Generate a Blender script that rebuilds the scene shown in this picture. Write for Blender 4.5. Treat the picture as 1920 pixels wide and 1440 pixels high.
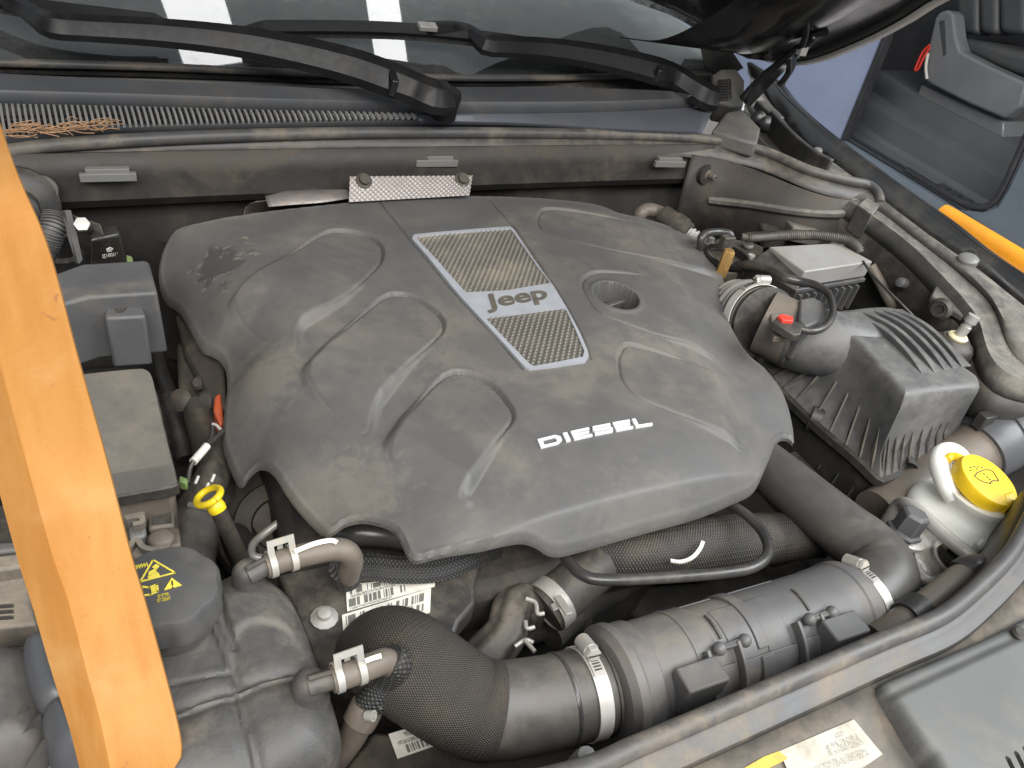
import bpy, bmesh, math, random
import numpy as np
from mathutils import Vector, Matrix

# ------------------------------------------------------------------ scene, camera, light
for _o in list(bpy.data.objects): bpy.data.objects.remove(_o)
SC = bpy.context.scene
COL = SC.collection
random.seed(7); RNG = np.random.default_rng(7)

Z0 = 1.0          # height of the engine cover above the workshop floor
HC = 0.52         # camera height above the engine cover
FPX = 1450.0      # focal length in photo pixels (1920 wide)
_a = np.array([3040., -460., FPX]); _a /= np.linalg.norm(_a)
_b = np.array([-894., -1336., FPX]); _b -= _a*(_a@_b); _b /= np.linalg.norm(_b)
_u = np.cross(_a, _b)
if _u[1] > 0: _u = -_u
RM = np.array([_a, _b, _u])            # camera (right, down, forward) -> car axes (x left side of car, y rearward, z up)
CAM = np.array([0., 0., Z0+HC])

cam = bpy.data.cameras.new('camera'); camo = bpy.data.objects.new('camera', cam); COL.objects.link(camo)
cam.lens = FPX*36/1920; cam.sensor_width = 36; cam.clip_start = 0.02; cam.clip_end = 200
_m = np.eye(4); _m[:3, 0] = RM[:, 0]; _m[:3, 1] = -RM[:, 1]; _m[:3, 2] = -RM[:, 2]; _m[:3, 3] = CAM
camo.matrix_world = Matrix(_m.tolist())
SC.camera = camo

W = bpy.data.worlds.new('World'); SC.world = W; W.use_nodes = True
_bg = W.node_tree.nodes['Background']
_bg.inputs[0].default_value = (0.86, 0.93, 1.0, 1); _bg.inputs[1].default_value = 0.33
SC.view_settings.view_transform = 'Standard'; SC.view_settings.look = 'None'
SC.view_settings.exposure = 0.60; SC.view_settings.gamma = 1.0
SC.view_settings.use_curve_mapping = False

def area(name, loc, target, sx, sy, power, color):
    l = bpy.data.lights.new(name, 'AREA'); l.shape = 'RECTANGLE'; l.size = sx; l.size_y = sy; l.energy = power; l.color = color
    o = bpy.data.objects.new(name, l); COL.objects.link(o); o.location = loc
    d = Vector(target)-Vector(loc); o.rotation_euler = d.to_track_quat('-Z', 'Y').to_euler()
    return o
# the open workshop front behind the photographer, and the open side beyond the right fender
area('open_front_light', (-0.6, -2.3, 4.5), (0.4, 0.6, 1.0), 4.2, 2.6, 235, (1.0, 0.975, 0.94))
area('open_side_light', (3.4, -0.9, 4.2), (0.6, 0.6, 1.0), 3.0, 2.4, 170, (0.93, 0.97, 1.0))

# ------------------------------------------------------------------ photo pixel -> point on a plane of the car
def ray(px, py): return RM @ np.array([px-960., py-720., FPX])
def V(px, py, z=0.0):
    r = ray(px, py); return CAM + r*((z-HC)/r[2])
def VX(px, py, x):
    r = ray(px, py); return CAM + r*(x/r[0])
def VY(px, py, y):
    r = ray(px, py); return CAM + r*(y/r[1])
def VD(px, py, d):
    r = ray(px, py); return CAM + r*(d/np.linalg.norm(r))
def VL(pts): return [V(*p) for p in pts]

def cr(pts, n, closed=False):
    """Catmull-Rom through pts (any dimension), n samples spaced by arc length."""
    p = np.array(pts, float)
    if closed: q = np.vstack([p[-1], p, p[0], p[1]])
    else: q = np.vstack([2*p[0]-p[1], p, 2*p[-1]-p[-2]])
    out = []
    for i in range(1, len(q)-2):
        t = np.linspace(0, 1, 24, endpoint=False)[:, None]
        a, b, c, d = q[i-1], q[i], q[i+1], q[i+2]
        out.append(.5*((2*b)+(c-a)*t+(2*a-5*b+4*c-d)*t*t+(-a+3*b-3*c+d)*t**3))
    out = np.vstack(out+[q[-2][None]])
    s = np.r_[0, np.cumsum(np.linalg.norm(np.diff(out, axis=0), axis=1))]
    t = np.linspace(0, s[-1], n+1)[:-1] if closed else np.linspace(0, s[-1], n)
    return np.array([np.interp(t, s, out[:, k]) for k in range(p.shape[1])]).T

def nrm(v):
    v = np.asarray(v, float); return v/(np.linalg.norm(v)+1e-12)

# ------------------------------------------------------------------ materials
MATS = {}
def nodes_of(name):
    m = bpy.data.materials.new(name); m.use_nodes = True
    nt = m.node_tree; return m, nt, nt.nodes, nt.links, nt.nodes['Principled BSDF']
def nn(nt, t, **kw):
    n = nt.nodes.new(t)
    for k, v in kw.items(): setattr(n, k, v)
    return n
def mathn(nt, op, a, b=None, c=None):
    n = nt.nodes.new('ShaderNodeMath'); n.operation = op
    for i, v in enumerate((a, b, c)):
        if v is None: continue
        if isinstance(v, (int, float)): n.inputs[i].default_value = v
        else: nt.links.new(v, n.inputs[i])
    return n.outputs[0]
def mixc(nt, fac, a, b):
    n = nt.nodes.new('ShaderNodeMix'); n.data_type = 'RGBA'
    if isinstance(fac, (int, float)): n.inputs[0].default_value = fac
    else: nt.links.new(fac, n.inputs[0])
    for i, v in ((6, a), (7, b)):
        if isinstance(v, tuple): n.inputs[i].default_value = (*v, 1)
        else: nt.links.new(v, n.inputs[i])
    return n.outputs[2]
def noise(nt, scale, detail=4, rough=.55, vec=None, dist=0.0):
    n = nt.nodes.new('ShaderNodeTexNoise'); n.inputs['Scale'].default_value = scale
    n.inputs['Detail'].default_value = detail; n.inputs['Roughness'].default_value = rough; n.inputs['Distortion'].default_value = dist
    if vec is not None: nt.links.new(vec, n.inputs['Vector'])
    return n.outputs['Fac']
def ramp(nt, fac, lo, hi):
    n = nt.nodes.new('ShaderNodeMapRange'); n.clamp = True; n.interpolation_type = 'SMOOTHSTEP'
    nt.links.new(fac, n.inputs[0]); n.inputs[1].default_value = lo; n.inputs[2].default_value = hi
    return n.outputs[0]
def pos(nt):
    return nt.nodes.new('ShaderNodeNewGeometry').outputs['Position']

def dusty(name, base, dust=(0.205, 0.170, 0.125), amount=.5, rough=.5, scale=9., metallic=0., grain=.12, grain_scale=900., rough_dust=.85, spec=.5, up=.25, speck=0.0, streak=False):
    """A solid colour with fine grain and patchy dirt that lies more on faces turned upward."""
    m, nt, N, L, b = nodes_of(name)
    p = pos(nt)
    n1 = noise(nt, scale, 5, .6, p, .8); n2 = noise(nt, scale*5.3, 5, .65, p, .3); n3 = noise(nt, scale*40, 3, .6, p)
    g = nt.nodes.new('ShaderNodeNewGeometry'); s = nt.nodes.new('ShaderNodeSeparateXYZ'); L.new(g.outputs['Normal'], s.inputs[0])
    n1u = mathn(nt, 'MULTIPLY_ADD', s.outputs[2], up*.22, n1)
    fine = mathn(nt, 'MULTIPLY_ADD', n3, .55, mathn(nt, 'MULTIPLY', ramp(nt, n2, .28, .72), .75))
    f = mathn(nt, 'MULTIPLY', mathn(nt, 'MULTIPLY_ADD', ramp(nt, n1u, .44, .70), .80, .20), fine)
    f = mathn(nt, 'MULTIPLY', f, amount*1.25)
    f = mathn(nt, 'MINIMUM', f, 1.0)
    if speck > 0:
        sp = ramp(nt, noise(nt, 420, 1, .4, p), .70, .76)
        f = mathn(nt, 'MAXIMUM', f, mathn(nt, 'MULTIPLY', sp, speck))
    col = mixc(nt, f, base, dust)
    var = noise(nt, scale*1.7, 3, .5, p)
    hv = nt.nodes.new('ShaderNodeHueSaturation'); L.new(col, hv.inputs['Color'])
    L.new(mathn(nt, 'MULTIPLY_ADD', var, .34, .83), hv.inputs['Value'])
    L.new(hv.outputs[0], b.inputs['Base Color'])
    rr = mathn(nt, 'MULTIPLY_ADD', f, (rough_dust-rough), rough)
    rr = mathn(nt, 'MULTIPLY_ADD', mathn(nt, 'SUBTRACT', n2, .5), .22, rr)
    L.new(rr, b.inputs['Roughness'])
    if metallic:
        L.new(mathn(nt, 'MULTIPLY', mathn(nt, 'SUBTRACT', 1.0, f), metallic), b.inputs['Metallic'])
    b.inputs['Specular IOR Level'].default_value = spec
    if grain:
        bp = nt.nodes.new('ShaderNodeBump'); bp.inputs['Strength'].default_value = grain; bp.inputs['Distance'].default_value = .0006
        gn = noise(nt, grain_scale, 2, .6, p)
        L.new(mathn(nt, 'MULTIPLY_ADD', n3, .8, gn), bp.inputs['Height']); L.new(bp.outputs[0], b.inputs['Normal'])
    MATS[name] = m; return m

def add_sss(name, w):
    b = MATS[name].node_tree.nodes['Principled BSDF']; b.inputs['Subsurface Weight'].default_value = w
    b.inputs['Subsurface Radius'].default_value = (1, .95, .8); b.inputs['Subsurface Scale'].default_value = .012
def plain(name, base, rough=.5, metallic=0., spec=.5, coat=0., emit=None, trans=0., sss=0.):
    m, nt, N, L, b = nodes_of(name)
    p = pos(nt); v = noise(nt, 60, 4, .6, p)
    hv = nt.nodes.new('ShaderNodeHueSaturation'); hv.inputs['Color'].default_value = (*base, 1)
    L.new(mathn(nt, 'MULTIPLY_ADD', v, .3, .85), hv.inputs['Value']); L.new(hv.outputs[0], b.inputs['Base Color'])
    L.new(mathn(nt, 'MULTIPLY_ADD', v, .2, rough-.1), b.inputs['Roughness'])
    b.inputs['Metallic'].default_value = metallic; b.inputs['Specular IOR Level'].default_value = spec
    b.inputs['Coat Weight'].default_value = coat; b.inputs['Transmission Weight'].default_value = trans
    if sss:
        b.inputs['Subsurface Weight'].default_value = sss; b.inputs['Subsurface Radius'].default_value = (.02, .02, .018); b.inputs['Subsurface Scale'].default_value = 1.0
    if emit:
        b.inputs['Emission Color'].default_value = (*emit[0], 1); b.inputs['Emission Strength'].default_value = emit[1]
    MATS[name] = m; return m

def braid(name, base, hi, nu, nv, dust=.25, rough=.6, depth=.0012, dustc=(.2, .15, .1)):
    """Woven sleeve: two sets of crossing threads in the tube's own u (round) and v (along, metres) coordinates."""
    m, nt, N, L, b = nodes_of(name)
    uv = nt.nodes.new('ShaderNodeUVMap'); s = nt.nodes.new('ShaderNodeSeparateXYZ'); L.new(uv.outputs[0], s.inputs[0])
    U = mathn(nt, 'MULTIPLY', s.outputs[0], nu); Vv = mathn(nt, 'MULTIPLY', s.outputs[1], nv)
    A = mathn(nt, 'ADD', U, Vv); B = mathn(nt, 'SUBTRACT', U, Vv)
    pa = mathn(nt, 'PINGPONG', A, .5); pb = mathn(nt, 'PINGPONG', B, .5)
    ca = mathn(nt, 'FLOOR', mathn(nt, 'MULTIPLY', mathn(nt, 'ADD', mathn(nt, 'FLOOR', A), mathn(nt, 'FLOOR', B)), .5))
    chk = mathn(nt, 'MODULO', mathn(nt, 'ABSOLUTE', mathn(nt, 'ADD', mathn(nt, 'FLOOR', A), mathn(nt, 'FLOOR', B))), 2)
    h = mathn(nt, 'MULTIPLY', mathn(nt, 'MINIMUM', mathn(nt, 'MULTIPLY', pa, 2.4), 1.0), mathn(nt, 'MINIMUM', mathn(nt, 'MULTIPLY', pb, 2.4), 1.0))
    h = mathn(nt, 'MULTIPLY', h, mathn(nt, 'MULTIPLY_ADD', chk, .45, .55))
    p = pos(nt); d = ramp(nt, noise(nt, 22, 5, .6, p), .45, .8)
    c = mixc(nt, h, base, hi); c = mixc(nt, mathn(nt, 'MULTIPLY', d, dust), c, dustc)
    L.new(c, b.inputs['Base Color']); b.inputs['Roughness'].default_value = rough
    bp = nt.nodes.new('ShaderNodeBump'); bp.inputs['Strength'].default_value = .9; bp.inputs['Distance'].default_value = depth
    L.new(h, bp.inputs['Height']); L.new(bp.outputs[0], b.inputs['Normal'])
    MATS[name] = m; return m

dusty('cover_plastic', (0.085, 0.084, 0.084), dust=(.20, .172, .135), amount=.46, rough=.50, scale=4.2, speck=.25, up=.1, grain=.22)
dusty('grey_plastic', (0.075, 0.077, 0.082), amount=.33, rough=.46, scale=9, up=.2, grain=.15)
dusty('pale_plastic', (0.16, 0.16, 0.155), amount=.4, rough=.42, scale=9, up=.3)
dusty('black_plastic', (0.022, 0.022, 0.023), amount=.34, rough=.45, scale=11, up=.3)
dusty('dark_plastic', (0.04, 0.041, 0.043), amount=.4, rough=.43, scale=9, up=.35)
dusty('tank_plastic', (0.050, 0.050, 0.051), amount=.5, rough=.5, scale=13, up=.2, grain=.3, grain_scale=500, speck=.2)
dusty('rubber', (0.03, 0.03, 0.031), amount=.25, rough=.25, scale=8, up=.2, grain=.05)
dusty('hose_rubber', (0.04, 0.037, 0.034), amount=.45, rough=.55, scale=14, up=.2)
dusty('hose_brown', (0.13, 0.108, 0.088), amount=.35, rough=.5, scale=25, up=.2)
dusty('seal_rubber', (0.05, 0.052, 0.056), amount=.6, rough=.42, scale=8, up=.1, dust=(.26, .21, .15))
dusty('dirty_sheet', (0.020, 0.018, 0.017), amount=.7, rough=.55, scale=7, up=.5, dust=(.085, .068, .05))
dusty('firewall_felt', (0.016, 0.014, 0.013), amount=.6, rough=.85, scale=7, up=.5, dust=(.07, .055, .04), grain=.5, grain_scale=350)
dusty('dirty_body', (0.06, 0.06, 0.058), amount=.7, rough=.5, scale=7, up=.7, dust=(.235, .215, .18))
dusty('tray_plastic', (0.07, 0.068, 0.065), amount=.75, rough=.55, scale=6, up=.4, dust=(.24, .20, .15))
dusty('engine_metal', (0.045, 0.040, 0.034), amount=.8, rough=.55, scale=18, metallic=.15, up=.1, dust=(.105, .082, .055))
dusty('dark_engine', (0.018, 0.017, 0.016), amount=.5, rough=.75, scale=14, up=.3, dust=(.09, .072, .055))
dusty('cowl_plastic', (0.055, 0.058, 0.064), amount=.25, rough=.42, scale=6, up=.2)
dusty('cowl_gloss', (0.105, 0.112, 0.13), amount=.12, rough=.3, scale=6, up=.1)
dusty('steel', (0.66, 0.64, 0.60), amount=.3, rough=.3, scale=30, metallic=.2, grain=0, dust=(.3, .24, .17))
dusty('dull_steel', (0.46, 0.445, 0.42), amount=.5, rough=.38, scale=25, metallic=.45, grain=0, dust=(.24, .19, .13))
dusty('white_clip', (0.46, 0.45, 0.42), amount=.5, rough=.35, scale=40, metallic=.4, grain=0, dust=(.35, .29, .2))
dusty('brass', (0.45, 0.27, 0.09), amount=.5, rough=.45, scale=40, metallic=.7, dust=(.25, .15, .07))
dusty('gloss_black', (0.010, 0.010, 0.011), amount=.22, rough=.18, scale=5, up=.2, grain=0, dust=(.13, .115, .09))
dusty('wiper_black', (0.012, 0.012, 0.013), amount=.05, rough=.36, scale=20, up=.2, grain=.05, spec=.22)
dusty('badge_silver', (0.44, 0.455, 0.49), amount=.12, rough=.42, scale=30, metallic=.35, grain=0, dust=(.3, .25, .18), up=0)
dusty('badge_letter', (0.085, 0.076, 0.064), amount=.5, rough=.5, scale=60, up=0, grain=0)
dusty('emblem_silver', (0.80, 0.80, 0.80), amount=.10, rough=.36, scale=40, metallic=.2, grain=0)
dusty('mesh_bronze', (0.125, 0.118, 0.105), amount=.7, rough=.48, scale=5, up=.0, dust=(.26, .22, .165), metallic=.3)
dusty('white_tank', (0.90, 0.91, 0.85), amount=.12, rough=.38, scale=14, up=-.3, grain=.03, dust=(.38, .3, .18))
add_sss('white_tank', .5)
dusty('cap_yellow', (0.86, 0.56, 0.012), amount=.1, rough=.38, scale=40, grain=.02, up=0)
dusty('dipstick_yellow', (0.82, 0.60, 0.015), amount=.12, rough=.35, scale=60, grain=0, up=0)
dusty('print_yellow', (0.75, 0.62, 0.07), amount=.2, rough=.5, scale=80, grain=0)
dusty('red_tab', (0.75, 0.05, 0.03), amount=.12, rough=.4, scale=60, grain=0)
dusty('orange_plug', (0.62, 0.10, 0.03), amount=.35, rough=.5, scale=60, grain=0)
dusty('green_plug', (0.16, 0.25, 0.08), amount=.4, rough=.5, scale=60, grain=0)
dusty('foil', (0.34, 0.31, 0.295), amount=.7, rough=.42, scale=20, metallic=.5, grain=0, dust=(.25, .2, .16), up=0)
dusty('dark_foil', (0.20, 0.17, 0.15), amount=.7, rough=.5, scale=20, metallic=.5, grain=0, dust=(.12, .09, .07), up=0)
dusty('straw', (0.36, 0.2, 0.1), amount=.2, rough=.7, scale=60, grain=0)
dusty('ink', (0.03, 0.028, 0.025), amount=.2, rough=.6, scale=60, grain=0)
dusty('white_mark', (0.72, 0.70, 0.62), amount=.3, rough=.6, scale=60, grain=0)
dusty('van_paint', (0.29, 0.34, 0.48), amount=.05, rough=.22, scale=3, grain=0, up=0)
dusty('van_sill', (0.13, 0.16, 0.19), amount=.15, rough=.3, scale=4, grain=0, up=.2)
dusty('van_trim', (0.022, 0.022, 0.024), amount=.2, rough=.35, scale=5, grain=.1, up=.4, dust=(.1, .1, .1))
dusty('seat_grey', (0.06, 0.064, 0.068), amount=.1, rough=.5, scale=5, grain=.1)
dusty('seat_plastic', (0.19, 0.195, 0.20), amount=.1, rough=.18, scale=5, grain=0)
dusty('rail_orange', (0.80, 0.31, 0.012), amount=.2, rough=.38, scale=9, grain=.05, dust=(.3, .15, .05))
dusty('concrete', (0.45, 0.43, 0.42), amount=.4, rough=.8, scale=3, grain=.4, grain_scale=200, dust=(.36, .33, .3))
dusty('pale_body', (0.30, 0.295, 0.28), amount=.5, rough=.3, scale=5, grain=0, dust=(.33, .3, .25), up=.4)

dusty('box_pale', (0.27, 0.265, 0.255), amount=.45, rough=.38, scale=8, up=.3)
dusty('snorkel_blue', (0.075, 0.078, 0.086), amount=.2, rough=.34, scale=8, up=.2)
dusty('pale_bellows', (0.14, 0.13, 0.12), amount=.4, rough=.5, scale=14, up=.2)
dusty('sensor_plastic', (0.16, 0.14, 0.12), amount=.6, rough=.5, scale=18, up=.1, dust=(.13, .095, .06))
dusty('cap_grey', (0.066, 0.066, 0.067), amount=.2, rough=.5, scale=14, up=0, grain=.2)
dusty('box_lid_grey', (0.12, 0.115, 0.105), amount=.5, rough=.5, scale=8, up=.3, grain=.3)
dusty('dark_loom', (0.03, 0.028, 0.026), amount=.4, rough=.7, scale=16)
dusty('plate_grey', (0.10, 0.105, 0.105), amount=.5, rough=.55, scale=7, up=.2, dust=(.27, .24, .19))
dusty('sticker_yellow', (0.72, 0.46, 0.06), amount=.4, rough=.5, scale=40, grain=0)
dusty('pale_wall', (0.62, 0.58, 0.58), amount=.3, rough=.7, scale=6, grain=.2, dust=(.4, .36, .34))
dusty('van_step', (0.12, 0.125, 0.13), amount=.2, rough=.4, scale=4, grain=.1, up=.3, dust=(.14, .14, .14))
dusty('van_gloss', (0.03, 0.035, 0.042), amount=.1, rough=.15, scale=5, grain=0)
dusty('bar_grey', (0.22, 0.22, 0.22), amount=.4, rough=.5, scale=14, up=.2)
dusty('lid_black', (0.058, 0.059, 0.061), amount=.5, rough=.33, scale=4, up=.9, dust=(.20, .19, .175))  # paler upward faces: grey dust plus the lid top's sheen painted in
dusty('end_grey', (0.11, 0.108, 0.104), amount=.45, rough=.5, scale=14, up=.3)
dusty('silencer_grey', (0.10, 0.101, 0.104), amount=.5, rough=.45, scale=10, up=.2, speck=.2)
dusty('pipe_grey', (0.055, 0.053, 0.050), amount=.45, rough=.32, scale=7, up=.2, grain=.05, dust=(.15, .13, .105))
dusty('gusset_dust', (0.05, 0.05, 0.05), amount=.7, rough=.5, scale=16, up=.4, dust=(.17, .145, .11))
dusty('cream', (0.75, 0.68, 0.42), amount=.2, rough=.5, scale=30, grain=0)

braid('braid_dark', (.022, .019, .016), (.098, .083, .068), 116, 440, .45, dustc=(.11, .085, .06))
braid('braid_black', (.012, .012, .011), (.11, .10, .088), 34, 330, .5, dustc=(.14, .10, .065))
braid('braid_flat', (.012, .012, .012), (.08, .08, .08), 14, 260, .15)

def glass_mat():
    """Thin tinted sheet: mirrors by Fresnel, lets the rest through, with a film of dust whose grey also stands in for reflections."""
    m, nt, N, L, b = nodes_of('windshield_glass'); N.remove(b)
    tr = nt.nodes.new('ShaderNodeBsdfTransparent'); tr.inputs[0].default_value = (.66, .74, .72, 1)
    gs = nt.nodes.new('ShaderNodeBsdfGlossy'); gs.inputs['Roughness'].default_value = .02; gs.inputs[0].default_value = (1, 1, 1, 1)
    fr = nt.nodes.new('ShaderNodeFresnel'); fr.inputs[0].default_value = 1.55
    m1 = nt.nodes.new('ShaderNodeMixShader'); L.new(mathn(nt, 'MULTIPLY', fr.outputs[0], 1.9), m1.inputs[0]); L.new(tr.outputs[0], m1.inputs[1]); L.new(gs.outputs[0], m1.inputs[2])
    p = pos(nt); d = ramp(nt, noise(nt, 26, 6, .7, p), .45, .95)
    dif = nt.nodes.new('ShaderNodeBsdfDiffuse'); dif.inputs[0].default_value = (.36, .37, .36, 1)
    mx = nt.nodes.new('ShaderNodeMixShader'); L.new(mathn(nt, 'MULTIPLY_ADD', d, .20, .11), mx.inputs[0])  # dust film thickened so its grey also paints in reflected brightness
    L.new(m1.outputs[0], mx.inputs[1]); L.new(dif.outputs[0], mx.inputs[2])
    L.new(mx.outputs[0], N['Material Output'].inputs[0]); MATS['windshield_glass'] = m
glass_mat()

def wood_mat():
    """Orange-yellow painted prop: streaky paint, scratches and small dents."""
    m, nt, N, L, b = nodes_of('prop_paint')
    p = pos(nt)
    mp = nt.nodes.new('ShaderNodeMapping'); L.new(p, mp.inputs[0]); mp.inputs['Scale'].default_value = (1, .35, .12)
    n1 = noise(nt, 55, 5, .6, mp.outputs[0], .4); n2 = noise(nt, 14, 5, .6, p); n3 = noise(nt, 75, 3, .6, p, 1.2)
    c = mixc(nt, ramp(nt, n1, .32, .7), (.38, .160, .030), (.44, .203, .048))
    c = mixc(nt, mathn(nt, 'MULTIPLY', ramp(nt, n2, .5, .75), .55), c, (.49, .28, .105))
    c = mixc(nt, mathn(nt, 'MULTIPLY', ramp(nt, n3, .66, .72), .55), c, (.24, .10, .035))
    L.new(c, b.inputs['Base Color']); b.inputs['Roughness'].default_value = .55
    bp = nt.nodes.new('ShaderNodeBump'); bp.inputs['Strength'].default_value = .25; bp.inputs['Distance'].default_value = .001
    L.new(mathn(nt, 'ADD', n1, n3), bp.inputs['Height']); L.new(bp.outputs[0], b.inputs['Normal'])
    MATS['prop_paint'] = m
wood_mat()

def label_mat(name, rows, paper=(.72, .70, .62), dirt=.4, ncol=70, seed=0., ink=.85):
    """Printed paper: each row = (v0, v1, u0, u1, kind) with kind 'bar' (barcode) or 'txt' (fine type)."""
    m, nt, N, L, b = nodes_of(name)
    uv = nt.nodes.new('ShaderNodeUVMap'); s = nt.nodes.new('ShaderNodeSeparateXYZ'); L.new(uv.outputs[0], s.inputs[0])
    U, Vv = s.outputs[0], s.outputs[1]
    tot = None
    for i, (v0, v1, u0, u1, kind) in enumerate(rows):
        k = mathn(nt, 'MULTIPLY', mathn(nt, 'MULTIPLY', mathn(nt, 'GREATER_THAN', Vv, v0), mathn(nt, 'LESS_THAN', Vv, v1)),
                  mathn(nt, 'MULTIPLY', mathn(nt, 'GREATER_THAN', U, u0), mathn(nt, 'LESS_THAN', U, u1)))
        w = nt.nodes.new('ShaderNodeTexWhiteNoise'); w.noise_dimensions = '2D'; cb = nt.nodes.new('ShaderNodeCombineXYZ')
        L.new(mathn(nt, 'FLOOR', mathn(nt, 'MULTIPLY', U, ncol if kind == 'bar' else ncol*3.1)), cb.inputs[0])
        if kind == 'bar': cb.inputs[1].default_value = i*3.7+seed
        else: L.new(mathn(nt, 'FLOOR', mathn(nt, 'MULTIPLY', Vv, 6/(v1-v0))), cb.inputs[1])
        L.new(cb.outputs[0], w.inputs[0])
        k = mathn(nt, 'MULTIPLY', k, mathn(nt, 'GREATER_THAN', w.outputs[0], .45))
        tot = k if tot is None else mathn(nt, 'MAXIMUM', tot, k)
    p = pos(nt); d = ramp(nt, noise(nt, 45, 5, .65, p), .4, .75)
    c = mixc(nt, mathn(nt, 'MULTIPLY', tot, ink), paper, (.05, .05, .05))
    c = mixc(nt, mathn(nt, 'MULTIPLY', d, dirt), c, (.27, .21, .14))
    L.new(c, b.inputs['Base Color']); b.inputs['Roughness'].default_value = .5; MATS[name] = m

# ------------------------------------------------------------------ mesh building
class MB:
    def __init__(s): s.v = []; s.f = []; s.uv = []; s.n = 0; s.hasuv = False
    def add(s, verts, faces, uvs=None):
        verts = np.asarray(verts, float).reshape(-1, 3)
        s.v.append(verts); s.f += [tuple(i+s.n for i in f) for f in faces]
        s.uv.append(np.zeros((len(verts), 2)) if uvs is None else np.asarray(uvs, float)); s.hasuv |= uvs is not None
        s.n += len(verts); return s
    def grid(s, rows, closeu=False, caps=False, uvs=None):
        R = np.asarray(rows, float); m, n = R.shape[:2]; f = []
        for i in range(m-1):
            for j in range(n if closeu else n-1):
                k = (j+1) % n
                f.append((i*n+j, i*n+k, (i+1)*n+k, (i+1)*n+j))
        if caps: f.append(tuple(range(n))[::-1]); f.append(tuple((m-1)*n+j for j in range(n)))
        return s.add(R.reshape(-1, 3), f, uvs)
    def prism(s, top, bot):
        t = np.asarray(top, float); b = np.asarray(bot, float); n = len(t)
        f = [tuple(range(n)), tuple(range(2*n-1, n-1, -1))]+[(i, n+i, n+(i+1) % n, (i+1) % n) for i in range(n)]
        return s.add(np.vstack([t, b]), f)
    def box(s, c, ax, ay, az):
        c, ax, ay, az = [np.asarray(q, float) for q in (c, ax, ay, az)]
        t = [c-ax-ay+az, c+ax-ay+az, c+ax+ay+az, c-ax+ay+az]; b = [c-ax-ay-az, c+ax-ay-az, c+ax+ay-az, c-ax+ay-az]
        return s.prism(t, b)
    def tube(s, pts, r, n=20, caps=True, up=None, flat=1.0, prof=None):
        P = np.asarray(pts, float); m = len(P); r = np.broadcast_to(np.asarray(r, float), (m,))
        T = np.gradient(P, axis=0); T /= np.linalg.norm(T, axis=1)[:, None]+1e-12
        a = np.array([0, 0, 1.]) if up is None else np.asarray(up, float)
        if abs(T[0]@nrm(a)) > .95: a = np.array([1., 0, 0])
        rows = []; uvs = []; S = np.r_[0, np.cumsum(np.linalg.norm(np.diff(P, axis=0), axis=1))]
        N = nrm(a-T[0]*(a@T[0]))
        th = np.linspace(0, 2*np.pi, n, endpoint=False)
        for i in range(m):
            if up is not None: N = nrm(a-T[i]*(a@T[i]))
            else: N = nrm(N-T[i]*(N@T[i]))
            B = np.cross(T[i], N)
            q = prof(th) if prof else 1.0
            rows.append(P[i]+(np.cos(th)*q*r[i]*flat)[:, None]*N+(np.sin(th)*q*r[i])[:, None]*B)
            uvs += [(j/n, S[i]) for j in range(n)]
        return s.grid(rows, True, caps, uvs)
    def bar(s, pts, w, h, up, caps=True):
        """Rectangular section swept along pts; w, h full sizes (scalars or per point)."""
        P = np.asarray(pts, float); m = len(P); w = np.broadcast_to(w, (m,)); h = np.broadcast_to(h, (m,))
        T = np.gradient(P, axis=0); T /= np.linalg.norm(T, axis=1)[:, None]+1e-12
        U = np.asarray(up, float); U = np.broadcast_to(U, (m, 3)); rows = []
        for i in range(m):
            N = nrm(U[i]-T[i]*(U[i]@T[i])); B = np.cross(T[i], N)
            rows.append([P[i]+N*h[i]/2-B*w[i]/2, P[i]+N*h[i]/2+B*w[i]/2, P[i]-N*h[i]/2+B*w[i]/2, P[i]-N*h[i]/2-B*w[i]/2])
        return s.grid(rows, True, caps)
    def lathe(s, c, axis, prof, n=32, lobes=None, caps=True, start=None):
        c = np.asarray(c, float); ax = nrm(axis); a = np.array([1., 0, 0]) if start is None else np.asarray(start, float)
        if abs(a@ax) > .95: a = np.array([0, 1., 0])
        N = nrm(a-ax*(a@ax)); B = np.cross(ax, N); th = np.linspace(0, 2*np.pi, n, endpoint=False)
        q = np.ones(n) if lobes is None else lobes(th)
        rows = [c+ax*h+(np.cos(th)*r*q)[:, None]*N+(np.sin(th)*r*q)[:, None]*B for r, h in prof]
        uvs = [(j/n, h) for r, h in prof for j in range(n)]
        return s.grid(rows, True, caps, uvs)
    def sphere(s, c, rx, ry, rz, n=20, m=12):
        rows = []
        for i in range(m+1):
            p = np.pi*i/m; p = min(max(p, .02), np.pi-.02)
            th = np.linspace(0, 2*np.pi, n, endpoint=False)
            rows.append(np.array([c[0]+rx*np.sin(p)*np.cos(th), c[1]+ry*np.sin(p)*np.sin(th), np.full(n, c[2]+rz*np.cos(p))]).T)
        return s.grid(rows, True, True)

def base_loc(o):
    p = np.zeros(3)
    while o is not None: p += np.array(o.location); o = o.parent
    return p

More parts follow.
